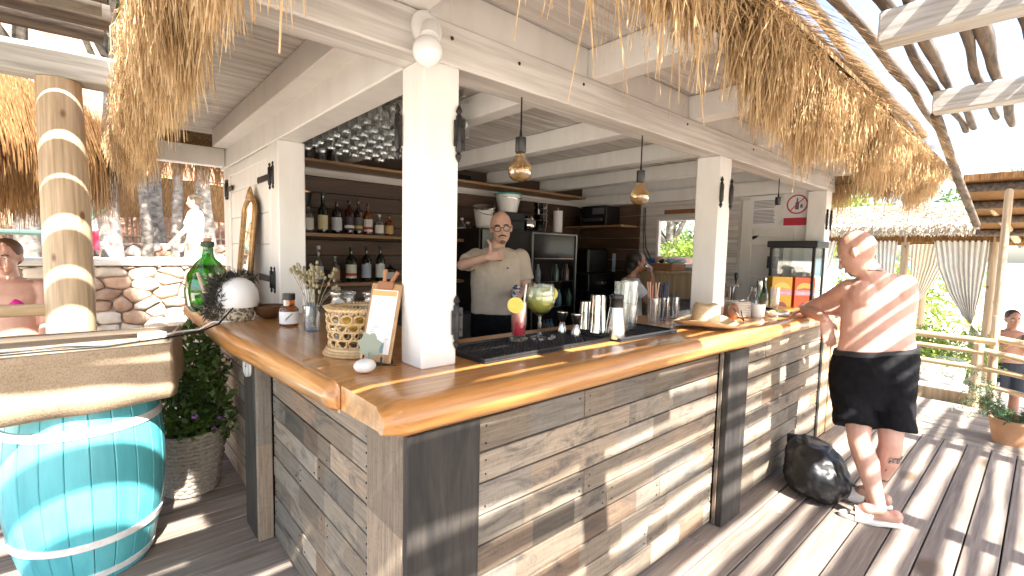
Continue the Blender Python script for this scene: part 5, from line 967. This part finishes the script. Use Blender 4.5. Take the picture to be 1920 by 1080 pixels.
# ================================================================ backpack
t=thing('backpack','black backpack slumped on the deck against the bar','backpack',(2.80,-.235,.0),R(28)); t.scale=(1.05,1.05,1.08)
NYL=mat('black_nylon',(.004,.004,.0045),(.010,.010,.011),.42,(25,25,25),.5,5)
q=MB(); q.ell([((0,0,.015),(.20,0,0),(0,.13,0)),((0,0,.06),(.235,0,0),(0,.165,0)),((.0,0,.16),(.235,0,0),(0,.165,0)),((.01,.01,.24),(.20,0,0),(0,.14,0)),((.02,.02,.29),(.12,0,0),(0,.09,0))],24); q.ball((.10,-.11,.12),(.10,.08,.09),14,9); q.ball((-.12,-.08,.11),(.09,.08,.08),14,9)
b_=skinned(q.build('bag',NYL,t,0),.010,5); dp=b_.modifiers.new('folds','DISPLACE'); dp.texture=tx; dp.strength=.03; dp.texture_coords='LOCAL'
MB().pipe([(-.18,.02,.22),(-.05,-.06,.30),(.10,-.10,.27),(.21,-.12,.13)],.007,6).build('zip',cmat((.16,.18,.22),.3),t); MB().pipe([(-.05,.06,.29),(-.01,.07,.335),(.05,.06,.30)],.011,8).build('handle',NYL,t)
MB().pipe([(.20,-.13,.06),(.20,-.19,.035),(.10,-.25,.022),(-.03,-.29,.02),(-.10,-.30,.022)],[.026,.028,.028,.026,.02],8,True,.42).build('strap',NYL,t); MB().pipe([(.14,-.15,.04),(.06,-.21,.022),(-.06,-.24,.02),(-.14,-.25,.02)],[.024,.026,.024,.018],8,True,.42).build('strap',NYL,t); MB().pipe([(-.12,-.28,.016),(-.06,-.32,.016),(.0,-.33,.016)],.007,6).build('webbing',cmat((.45,.33,.2),.6),t)
mt_=Matrix.Translation((.215,.06,.235))@Matrix.Rotation(R(60),4,'Z')@Matrix.Rotation(R(62),4,'X'); bx('patch',cmat((.02,.02,.02),.6),t,.20,.0,.20,.225,.12,.26,.004); text(t,'ESR',.055,PAPER,mt_); MB().box(-.05,-.04,-.001,.05,-.028,.001,mt_).build('patch_stripe',cmat((.6,.12,.05),.5),t,0)
# ================================================================ turquoise barrel with burlap topped board
t=thing('barrel','turquoise wooden barrel with white hoops beside the bar','barrel',(-.69,1.76,0))
NS=22; 
def brad(z): return .222+.072*(1-((z-.48)/.48)**2)
me=MB(); rings=[]; aw=2*math.pi/NS
for i in range(11):
    z=.0+.96*i/10; r=brad(z); a0=-aw/2+.0009/r; a1=aw/2-.0009/r; g=.0
    rings.append([Vector((rr*math.cos(a),rr*math.sin(a),z)) for rr,a in ((r-.0025,a0),(r,a0*.9),(r+.0005,0),(r,a1*.9),(r-.0025,a1),(r-.02,a1),(r-.02,a0))])
sm=me.loft(rings).mesh('stave',30)
for k in range(NS): inst('stave',sm,TURQ,t,0,None,(0,0,k*aw+.05))
MB().lathe([(0,.94),(.21,.94),(.21,.952),(0,.952)],(0,0,0),30).build('head',TURQ,t,40)
MB().lathe([(.19,.02),(.265,.48),(.19,.92)],(0,0,0),30).build('lining',BLACKM,t,60)
for z,w in ((.04,.03),(.20,.033),(.70,.036),(.91,.03)): MB().lathe([(brad(z-w/2)-.003,z-w/2),(brad(z-w/2)+.005,z-w/2),(brad(z+w/2)+.005,z+w/2),(brad(z+w/2)-.003,z+w/2)],(0,0,0),44).build('hoop',HOOP,t,40)
t=thing('burlap_table_cover','tan burlap cloth draped over the board on the barrel','tablecloth',(-.69,1.76,.96))
bx('board',PALEX,t,-.34,-.27,.0005,.26,.30,.08,.004)
top=[(-.42,-.30),(.305,-.275),(.345,.02),(.40,.28),(-.38,.34)]; N_=96; per=[]
for i in range(N_):
    s=i/N_*len(top); k=int(s); a=Vector(top[k]+(0,)); b=Vector(top[(k+1)%len(top)]+(0,)); per.append(a.lerp(b,s-k))
rings=[]
for z,k,am in ((.0845,.97,0),(.085,1.0,0),(.082,1.006,.0),(.06,1.008,.001),(.0,1.010,.003),(-.05,1.012,.004),(-.10,1.015,.006),(-.165,1.018,.008)):
    rings.append([Vector((p.x*k+am*math.sin(i*.9)*1.2,p.y*k+am*math.cos(i*.75)*1.2,z+(.004*math.sin(i*.35)-.012*math.sin(i*.13+1) if z<-.15 else 0))) for i,p in enumerate(per)])
q=MB(); q.loft(rings,False); q.add([p for p in rings[0]],[tuple(range(N_))]); o=q.build('cloth',BURLAP,t,45); sd=o.modifiers.new('solid','SOLIDIFY'); sd.thickness=.003
t=thing('adapter','small white plastic adapter lying on the burlap','adapter',(-.44,1.64,1.0485),R(25)); bx('body',PLASTW,t,-.05,-.03,0,.05,.03,.032,.006,2); MB().pipe([(.05,0,.015),(.075,.0,.012),(.085,.01,.006)],.006,6).build('plug',PLASTW,t)
t=thing('cable','black cable from the dome lamp across the burlap','cable',(0,0,0)); MB().pipe([(-.04,1.78,1.20),(-.10,1.73,1.15),(-.16,1.70,1.09),(-.25,1.66,1.062),(-.40,1.60,1.055),(-.60,1.53,1.052),(-.80,1.55,1.052),(-1.05,1.54,1.052),(-1.3,1.6,1.02)],.0048,7).build('wire',BLACK,t,60); MB().pipe([(-.62,1.54,1.052),(-.75,1.62,1.052),(-.9,1.60,1.052),(-1.06,1.58,1.052)],.004,6).build('wire',BLACK,t,60)
t=thing('cable','white cable trailing off the counter edge by the demijohn','cable',(0,0,0)); MB().pipe([(.03,1.86,1.23),(.045,1.83,1.13),(.02,1.78,1.09),(-.10,1.76,1.089),(-.17,1.80,1.088),(-.23,1.82,1.05),(-.33,1.74,1.058),(-.40,1.67,1.058)],.005,7).build('wire',PLASTW,t,60)
# ================================================================ flower basket
t=thing('flower_basket','leafy plant with purple flowers in grey wicker basket','plant',(-.235,2.25,0))
q=MB()
for i in range(16): z=.02+.36*i/15; r=.135+.055*(i/15); q.pipe([((r+.006*(1 if (k+i)%2 else -1))*math.cos(k*math.pi/18),(r+.006*(1 if (k+i)%2 else -1))*math.sin(k*math.pi/18),z) for k in range(36)],.0115,5,False,1,None,True)
q.build('weave',WICKG,t,60); q=MB()
for k in range(18): a=k*math.pi/9; q.pipe([(.135*math.cos(a),.135*math.sin(a),.01),(.19*math.cos(a),.19*math.sin(a),.39)],.008,5)
q.build('stakes',WICKG,t); MB().lathe([(0,.02),(.12,.02),(.175,.34),(0,.35)],(0,0,0),20).build('soil',cmat((.03,.02,.015),.9),t)
cl=[(0,0,.50),(.06,.05,.62),(-.05,.05,.66),(.09,-.02,.52),(-.08,-.02,.50),(.10,.04,.72),(.02,.08,.80),(.12,-.04,.42),(-.02,-.08,.45),(.05,.12,.88)]
quads('foliage',leaves(cl,[(.13,.13,.12)]*10,[330]*10,.042,.7,.15,.55),LEAF,t,'stuff')
q=MB()
for c in cl: q.pipe([(0,0,.33),(c[0]*.5,c[1]*.5,.42),c],.004,5)
q.build('stems',cmat((.06,.09,.03),.7),t); VIO=mat('violet_petal',(.30,.10,.42),(.42,.2,.55),.6)
for i in range(5):
    a=random.uniform(-2.6,.3); c=Vector((.16*math.cos(a),.16*math.sin(a),random.uniform(.36,.56))); q=MB()
    for k in range(5): d=Vector((math.cos(k*1.257),math.sin(k*1.257)*.5,math.sin(k*1.257)*.8)); q.ball(c+d*.010,(.009,.007,.009),6,4)
    q.build('flower',VIO,t,60)
# ================================================================ left: stone walls, terrace, trees, fence
SWL=thing('stone_wall','dry stone retaining wall of rusty limestone below the terrace','stone wall',(0,5.6,-.5))
bx('core',MORTAR,SWL,-3.6,.03,0,3.0,.55,1.78,.02)
def stones(par,x0,x1,z0,z1,hh,ww,yf,dep=.16):
    pts=[]; z=z0-.05; k=0                      # jittered seeds, Voronoi cells clipped from half planes
    while z<z1+.05:
        h=random.uniform(*hh); x=x0-random.uniform(0,.3)
        while x<x1: w=random.uniform(*ww); pts.append((x+w/2+random.uniform(-.06,.06)*1.2,z+h/2+random.uniform(-.35,.35)*h,max(.5,w/h)**.5)); x+=w
        z+=h
    for i,(px,pz,_) in enumerate(pts):
        poly=[(px-.4,max(z0,pz-.3)),(px+.4,max(z0,pz-.3)),(px+.4,min(z1,pz+.3)),(px-.4,min(z1,pz+.3))]
        for j,(qx,qz,_) in enumerate(pts):
            if i==j or abs(qx-px)>.9 or abs(qz-pz)>.6: continue
            nx,nz=qx-px,(qz-pz); ax=.45; mx_,mz_=(px+qx)/2,(pz+qz)/2; new=[]
            fn=lambda p:(p[0]-mx_)*nx*ax+(p[1]-mz_)*nz
            for k in range(len(poly)):
                p,q_=poly[k],poly[(k+1)%len(poly)]; fp,fq=fn(p),fn(q_)
                if fp<=0: new.append(p)
                if fp*fq<0: t_=fp/(fp-fq); new.append((p[0]+(q_[0]-p[0])*t_,p[1]+(q_[1]-p[1])*t_))
            poly=new
            if len(poly)<3: break
        if len(poly)<3: continue
        cx=sum(p[0] for p in poly)/len(poly); cz=sum(p[1] for p in poly)/len(poly); out=[]
        for k in range(len(poly)):             # cut the corners, so that stones are rounded
            p,q_=poly[k],poly[(k+1)%len(poly)]
            for t_ in (.18,.5,.82): out.append((p[0]+(q_[0]-p[0])*t_+random.uniform(-.006,.006),p[1]+(q_[1]-p[1])*t_+random.uniform(-.006,.006)))
        prx=random.uniform(0,.045); sc=random.uniform(.95,.985)
        rings=[[Vector((cx+(a-cx)*k*sc,yy,cz+(b-cz)*k*sc)) for a,b in out] for k,yy in ((1,yf+dep),(1,yf+.03-prx),(.93,yf+.008-prx),(.78,yf-.008-prx),(.5,yf-.016-prx))]
        MB().loft(rings[::-1]).build('stone',random.choice((STONE,STONE,STONER)),par,70)
stones(SWL,-2.2,.9,.55,1.74,(.09,.17),(.15,.36),.0)
bx('coping',mat('pale_coping',(.62,.58,.52),(.74,.70,.64),.9,(4,4,4),.4),SWL,-3.6,-.06,1.75,3.0,.7,1.815,.015,2)
SW2=thing('stone_wall','low second terrace wall of flat stones behind the trees','stone wall',(0,9.25,1.2)); bx('core',MORTAR,SW2,-3.5,.06,0,3.2,.4,.30,.01); stones(SW2,-1.9,2.1,.02,.30,(.08,.13),(.2,.5),.0)
def tree(label,x,y,z,h,r,lean,crown=True,cs=(0,0,0),mt=None,n=5200,spread=(1.4,1.4,.8),leaf=LEAF,lsz=.09):
    t=thing('tree',label,'tree',(x,y,z)); pts=[(lean*((k/8)**1.3)+.03*math.sin(k*1.1+x*9),.03*math.cos(k*1.7+x*5),h*k/8) for k in range(9)]; rr=[r*(1.2-.65*k/8) for k in range(9)]
    MB().pipe(pts,rr,12).build('trunk',mt or BARK,t,60)
    if crown:
        top=Vector(pts[-1]); cc=[]; 
        for k in range(7):
            a=k*.9+x; e=top+Vector((spread[0]*.75*math.cos(a),spread[1]*.75*math.sin(a),spread[2]*random.uniform(-.3,.7)))+Vector(cs); cc.append(e); st=Vector(pts[5+k%3]); MB().pipe([st,st.lerp(e,.5)+Vector((0,0,.12)),e],[r*.4,r*.28,r*.1],7).build('limb',mt or BARK,t,60)
        cc=[tuple(c) for c in cc]+[tuple(Vector(c)*.6+top*.4) for c in cc]
        quads('crown',leaves(cc,[(spread[0]*.42,spread[1]*.42,spread[2]*.42)]*len(cc),[n//len(cc)]*len(cc),lsz,.6,.1,.45),leaf,t,'stuff')
    return t
tree('leaning grey trunk by the red shorts bystander',.02,8.9,1.25,3.4,.075,-.12,True,(0,-2.2,.5)); tree('straight dark grey trunk before the bamboo fence',.24,9.6,1.25,3.6,.10,.02,True,(0,-2.2,.5))  # crowns here and below pulled forward off their trunks to shade the terrace
tree('pale speckled slim trunk in the middle of the terrace',.47,8.95,1.25,3.4,.075,-.02,True,(.3,-2.2,.5)); tree('thick grey trunk behind the person in white',.86,8.75,1.25,3.6,.115,-.06,True,(.4,-2.2,.5))
tree('pale spreading trunk behind the log post',-.45,8.3,1.25,3.8,.12,.10,True,(-.2,-2.2,.5)); tree('knotted grey trunk beyond the bikini bystander',-1.35,8.2,1.25,3.6,.12,.05,True,(-.6,-2.2,.5)); tree('gnarled olive trunk at terrace end',-2.3,8.6,1.25,3.3,.13,-.1,True,(-.4,-2.2,.5))
FN=thing('bamboo_fence','bamboo pole fence across the red hillside','fence',(0,10.6,1.3)); BAM=mat('bamboo_pole',(.36,.25,.13),(.52,.40,.24),.7,(6,6,20),.3)
bm=MB().pipe([(0,0,-.1),(0,.01,.5),(.01,0,1.05)],[.022,.021,.018],7).mesh('pole',60)
x=-3.0
while x<2.4: inst('pole',bm,BAM,FN,0,(x,random.uniform(-.04,.04),random.uniform(-.1,.15)),(random.uniform(-.04,.04),random.uniform(-.05,.05),random.uniform(0,6)),); x+=random.uniform(.07,.13)
for z in (.3,.8): MB().pipe([(-3.1,-.05,z),(0,-.055,z+.03),(2.5,-.05,z)],.018,7).build('cross_rail',BAM,FN,60)
t=thing('reed_screen','hanging brown reed screen strung between the terrace trees','screen',(0,10.2,0)); 
q=MB(); pts=[]
for i in range(50): x=-1.2+3.0*i/49; pts.append((x,.02*math.sin(i*.9),0))
q.loft([[Vector((a[0],a[1]+dy,z+.03*math.sin(a[0]*3))) for a in pts]+[Vector((a[0],a[1]+dy+.01,z+.03*math.sin(a[0]*3))) for a in pts[::-1]] for z,dy in ((1.98,0),(2.35,.02),(2.72,0))]); q.build('reeds',REEDD,t,60); MB().pipe([(-2.0,0,2.75),(0.3,.0,2.72),(2.2,0,2.78)],.012,6).build('wire',IRON,t)
# neighbouring thatch over the left seating
t=thing('thatched_parasol','brown thatched parasol roof behind the log post','parasol',(-1.85,4.2,-.5)); MB().lathe([(1.35,2.75),(1.30,2.95),(.1,3.7),(0,3.72)],(0,0,0),28).build('roof',THCORE,t,0); MB().pipe([(0,0,0),(0,0,3.6)],.07,10).build('pole',PALEZ,t)
n=9000; a=rng.uniform(0,2*math.pi,n); r0=rng.uniform(1.05,1.38,n); A=np.c_[r0*np.cos(a),r0*np.sin(a),3.05-(r0-1.05)*.5+rng.uniform(0,.1,n)]; r1=r0+rng.uniform(.0,.10,n); Cc=np.c_[r1*np.cos(a+.03),r1*np.sin(a+.03),2.22+rng.normal(0,.07,n)+(1.38-r0)*.3]
quads('fringe',strips(A,(A+Cc)/2+np.c_[.05*np.cos(a),.05*np.sin(a),0*a],Cc,rng.uniform(.005,.011,n),np.c_[-np.sin(a),np.cos(a),0*a]),REEDD,t,'stuff')
t=thing('sun_lounger','folded dark green lounger on the terrace behind the post','lounger',(-1.35,7.2,1.27),R(15)); bx('seat',cmat((.05,.10,.08),.7),t,-.5,-.3,.30,.45,.3,.36,.02); MB().box(-.3,-.3,-.02,.3,.3,.02,Matrix.Translation((.62,0,.50))@Matrix.Rotation(R(-42),4,'Y')).build('backrest',cmat((.05,.10,.08),.7),t,0,.015)
for a in ((-.45,-.28),(-.45,.24),(.4,-.28),(.4,.24)): bx('leg',cmat((.3,.3,.3),.5),t,a[0],a[1],0,a[0]+.04,a[1]+.04,.30,.004)
# ================================================================ beyond the serving window
tree('pine tree with grey forked trunk seen through the serving window',8.4,3.9,-.5,3.4,.13,-.6,True,(-.2,-.2,0),None,6000,(1.5,1.5,1.0),LEAFY,.08)
def bush(label,x,y,z,r,n,lm,sz=.06):
    t=thing('bush',label,'bush',(x,y,z)); cc=[(random.uniform(-.6,.6)*r,random.uniform(-.6,.6)*r,r*random.uniform(.35,1.0)) for _ in range(9)]
    for c in cc[:5]: MB().pipe([(0,0,0),(c[0]*.5,c[1]*.5,c[2]*.5),c],[.02*r,.014*r,.006*r],5).build('stem',BARK,t)
    quads('foliage',leaves(cc,[(r*.5,r*.5,r*.42)]*9,[n//9]*9,sz,.6,.15,.45),lm,t,'stuff')
bush('bright green bush under the pine outside the window',7.7,3.55,.35,1.15,6000,LEAFY,.09); bush('round shrub behind the bright bush',9.8,4.9,.2,1.5,3600,LEAF,.10)
bush('yellow green tree crown rising over the hillside behind the log post',-.75,12.2,2.2,1.5,5200,LEAFY,.10); bush('flowering shrub behind the deck railing',7.25,-.36,-.1,.62,5200,LEAFY,.045); bush('dark leafed shrub beside the flowering one',7.35,.25,-.1,.62,3600,LEAF,.05)
bush('yellow green shrub on the rocky slope beyond the curtains',13.5,1.2,-.3,1.5,3000,LEAFY,.12); bush('green crown of a far tree over the pale roof',16,3.6,1.2,2.2,4500,LEAFY,.16); bush('small far tree behind the reed canopy',18,-.6,1.9,1.6,2600,LEAF,.14)
# ================================================================ right: railing, planter, fern
RLG=thing('log_railing','peeled log railing with round posts at the deck edge','railing',(6.16,-.72,0))
def rl(n,p,q_,r,mt=PALEY): return MB().pipe([p,(Vector(p)+Vector(q_))/2+Vector((0,0,.008)),q_],[r,r*1.04,r*.95],12).build(n,mt,RLG,60)
rl('post',(0,0,-.3),(0,0,.66),.045,PALEZ); rl('post',(.02,1.55,-.3),(.02,1.55,.72),.045,PALEZ); rl('post',(.06,-.12,-.3),(.10,-.10,.95),.035,PALEZ)
rl('top_rail',(.05,1.7,.70),(.05,-.12,.685),.034); rl('rail',(-.02,1.6,.585),(-.02,-.04,.575),.026); rl('rail',(-.02,1.6,.425),(-.02,-.04,.41),.030)
rl('post',(-.05,-.52,-.3),(-.05,-.52,.60),.04,PALEZ); rl('rail',(.0,.02,.60),(-.05,-.60,.50),.030); rl('rail',(.0,.02,.42),(-.05,-.60,.35),.026); rl('rail',(.0,.02,.25),(-.05,-.60,.16),.026); rl('top_rail',(.10,-.10,.72),(.05,-.9,.60),.034)
t=thing('planter_bench','low timber planter kerb behind the railing','planter',(6.55,.2,-.55)); bx('front',LIGHTW,t,-.25,-1.05,.50,-.19,1.6,.64,.006); bx('front',LIGHTW,t,-.25,-1.05,.30,-.19,1.6,.44,.006); bx('top',mat('grey_slab',(.40,.37,.34),(.5,.47,.43),.8),t,-.185,-1.05,.30,.9,1.6,.615,.006)
t=thing('plant_pot','white ribbed tub under the flowering shrub','pot',(6.95,-.36,.066)); MB().lathe([(0,0),(.20,0),(.235,.26),(.225,.27),(.20,.26),(0,.25)],(0,0,0),26).build('tub',PORC,t,40)
for k in range(26): a=k*2*math.pi/26; MB().pipe([(.203*math.cos(a),.203*math.sin(a),.01),(.236*math.cos(a),.236*math.sin(a),.25)],.009,5).build('rib',PORC,t)
FP=thing('fern_pot','feathery green asparagus fern in terracotta pot','plant',(5.04,-1.04,0)); MB().lathe([(0,0),(.12,0),(.155,.19),(.165,.19),(.165,.21),(.145,.21),(.11,.02),(0,.02)],(0,0,0),26).build('pot',mat('terracotta',(.42,.22,.11),(.52,.30,.17),.8,(9,9,9),.2),FP,40)
A=[];B2=[];C2=[]
for k in range(46):
    a=random.uniform(0,6.3); L=random.uniform(.25,.52); up_=random.uniform(.25,.75); p0=np.array([.05*math.cos(a),.05*math.sin(a),.19])
    for s in np.linspace(.1,1,42):
        c=p0+np.array([math.cos(a)*L*s,math.sin(a)*L*s,up_*s*.8-.55*s*s*L]); d=np.array([rng.normal(),rng.normal(),rng.normal()])*.022*(1.15-s*.5)
        for sg in (1,-1): A.append(c); B2.append(c+d*sg*.5); C2.append(c+d*sg+np.array([0,0,-.003]))
A=np.array(A);quads('fronds',strips(A,np.array(B2),np.array(C2),np.full(len(A),.006),unit(len(A))),FERN,FP,'stuff')
MB().lathe([(0,.15),(.14,.15),(.14,.17),(0,.18)],(0,0,0),20).build('soil',cmat((.03,.02,.015),.9),FP)
# ================================================================ right: gazebo with curtains
GZ=thing('gazebo','pale thatched gazebo with tied white curtains beyond the deck','gazebo',(10.6,.6,-.6))
def roofslab(par,x0,x1,y0,y1,ze,zr,mt,ov=.0):
    xc=(x0+x1)/2; q=MB(); q.add([(x0,y0,ze),(x1,y0,ze),(x1,y1,ze),(x0,y1,ze),(x0,y0,ze+.10),(x1,y0,ze+.10),(x1,y1,ze+.10),(x0,y1,ze+.10),(xc,y0+1.0,zr),(xc,y1-1.0,zr)],[(3,2,1,0),(0,1,5,4),(1,2,6,5),(2,3,7,6),(3,0,4,7),(4,8,9,7),(5,6,9,8),(4,5,8),(6,7,9)]); return q.build('thatch_roof',mt,par,0)
roofslab(GZ,-1.25,1.45,-1.9,2.6,2.55,3.12,REEDP)
n=6000; s_=rng.uniform(-1.9,2.6,n); A=np.c_[np.full(n,-1.22)+rng.uniform(-.03,.25,n),s_,2.66+rng.uniform(0,.05,n)]; Cc=A+np.c_[-rng.uniform(.04,.12,n)-(A[:,0]+1.22),rng.normal(0,.03,n),-rng.uniform(.08,.2,n)]; quads('eave_fringe',strips(A,(A+Cc)/2,Cc,rng.uniform(.008,.02,n),np.tile([0.,1,0],(n,1))),REEDP,GZ,'stuff')
n=5000; A=np.c_[rng.uniform(-1.2,.1,n),rng.uniform(-1.7,2.4,n),np.zeros(n)]; A[:,2]=2.66+(A[:,0]+1.25)*.345; Cc=A+np.c_[-rng.uniform(.1,.3,n),rng.normal(0,.05,n),np.zeros(n)]; Cc[:,2]=2.67+(Cc[:,0]+1.25)*.345+rng.uniform(0,.05,n); quads('roof_stalks',strips(A,(A+Cc)/2,Cc,rng.uniform(.01,.02,n),np.tile([0.,1,0],(n,1))),REEDP,GZ,'stuff')
for x,y in ((-1.0,-.12),(-1.0,-1.17),(-1.0,1.5),(1.1,-.12),(1.1,-1.6),(1.1,2.2),(-1.0,2.4)): MB().pipe([(x,y,0),(x,y,2.55)],.055,10).build('post',PALEZ,GZ,60)
for a in ((-1.05,-1.8,2.40,-.95,2.5,2.52),(1.05,-1.8,2.40,1.15,2.5,2.52)): bx('beam',REEDD,GZ,*a,.005)
CURT=mat('curtain_cloth',(.76,.73,.66),(.82,.80,.75),.9,(8,8,8),.2)
def curtain(x,ya,yb,yt,zt,z0,n=40):
    rings=[]
    for z,k in ((2.42,0),(2.0,.12),(1.6,.35),(1.25,.65),(1.02,.95),(.95,1.0),(.85,.97),(.5,.9),(.2,.85)):
        w0,w1=ya,yb; c=yt; rings.append([Vector((x+.035*math.sin(i*1.5)*(1-.5*k),(w0+(w1-w0)*i/n)*(1-k)+(c+(i/n-.5)*.14)*k,z)) for i in range(n+1)]+[Vector((x+.02+.035*math.sin(i*1.5)*(1-.5*k),(w0+(w1-w0)*i/n)*(1-k)+(c+(i/n-.5)*.14)*k,z)) for i in range(n,-1,-1)])
    MB().loft(rings).build('curtain',CURT,GZ,60)
curtain(-1.06,-.48,-1.12,-1.05,0,0); curtain(-1.06,.55,-.02,.0,0,0); curtain(1.0,.1,-.5,.1,0,0); curtain(-1.06,1.45,.85,1.4,0,0)
RC=thing('reed_canopy','sloping reed canopy on log beams beyond the railing','canopy',(6.9,-1.8,-.6))
MM2=Matrix.Translation((0,0,0)); q=MB(); q.add([(-.3,1.36,2.98),(-.3,-2.2,2.98),(2.6,-2.2,2.48),(2.6,1.36,2.48),(-.3,1.36,3.05),(-.3,-2.2,3.05),(2.6,-2.2,2.55),(2.6,1.36,2.55)],[(0,1,2,3),(7,6,5,4),(0,4,5,1),(1,5,6,2),(2,6,7,3),(3,7,4,0)]); q.build('reed_roof',REEDD,RC,0)
for x in (-.2,.55,1.3,2.1): z=2.98-(x+.3)*.5/2.9-.05; MB().pipe([(x,1.40,z),(x,-2.2,z)],.05,9).build('beam',LOGD,RC,60)
MB().pipe([(-.35,1.45,3.05),(1.0,1.20,2.80),(2.65,1.0,2.42)],.045,9).build('edge_log',PALEX,RC,60)
for x,y in ((-.2,1.0),(2.3,1.1),(-.2,-1.9),(2.3,-1.9)): MB().pipe([(x,y,0),(x,y,2.9-(x+.3)*.17)],.036,10).build('post',PALEZ,RC,60)
MB().pipe([(-2.68,1.32,3.21),(-1.5,1.28,2.86),(-.28,1.22,2.50)],.034,9).build('strut',LOGD,RC,60)
n=5200; A=np.c_[rng.uniform(-.35,2.6,n),rng.uniform(-2.2,1.4,n),np.zeros(n)]; A[:,2]=3.05-(A[:,0]+.3)*.5/2.9+rng.uniform(0,.10,n); Cc=A+np.c_[rng.normal(-.1,.15,n),rng.normal(0,.12,n),rng.uniform(-.03,.06,n)]; quads('loose_reeds',strips(A,(A+Cc)/2,Cc,rng.uniform(.006,.014,n),np.tile([0.,1,0],(n,1))),REEDP,RC,'stuff')
# pale boulders on the shore
P_=[]; q=MB()
for i in range(420):
    x=rng.uniform(8,40); y=rng.uniform(-9,14); r=rng.uniform(.10,.45)*(1+x/40)
    if 9<x<12.3 and -1.6<y<3.4: continue
    q.ball((x,y,gz(x,y)+r*.12),(r,r*rng.uniform(.6,1),r*rng.uniform(.35,.6)),7,5,Matrix.Rotation(rng.uniform(0,6),4,'Z'))
o=q.build('boulders',mat('bleached_rock',(.55,.50,.43),(.74,.70,.63),.9,(3,3,3),.6,8,bd=.05),None,50); o['kind']='stuff'; o['label']='pale limestone boulders scattered over the shore'; o['category']='rocks'
struct('bar_floor',bx('bar_floor',mat('bar_floor_boards',(.16,.12,.09),(.22,.17,.13),.8),None,.565,.585,-.04,4.55,3.3,-.001,0))
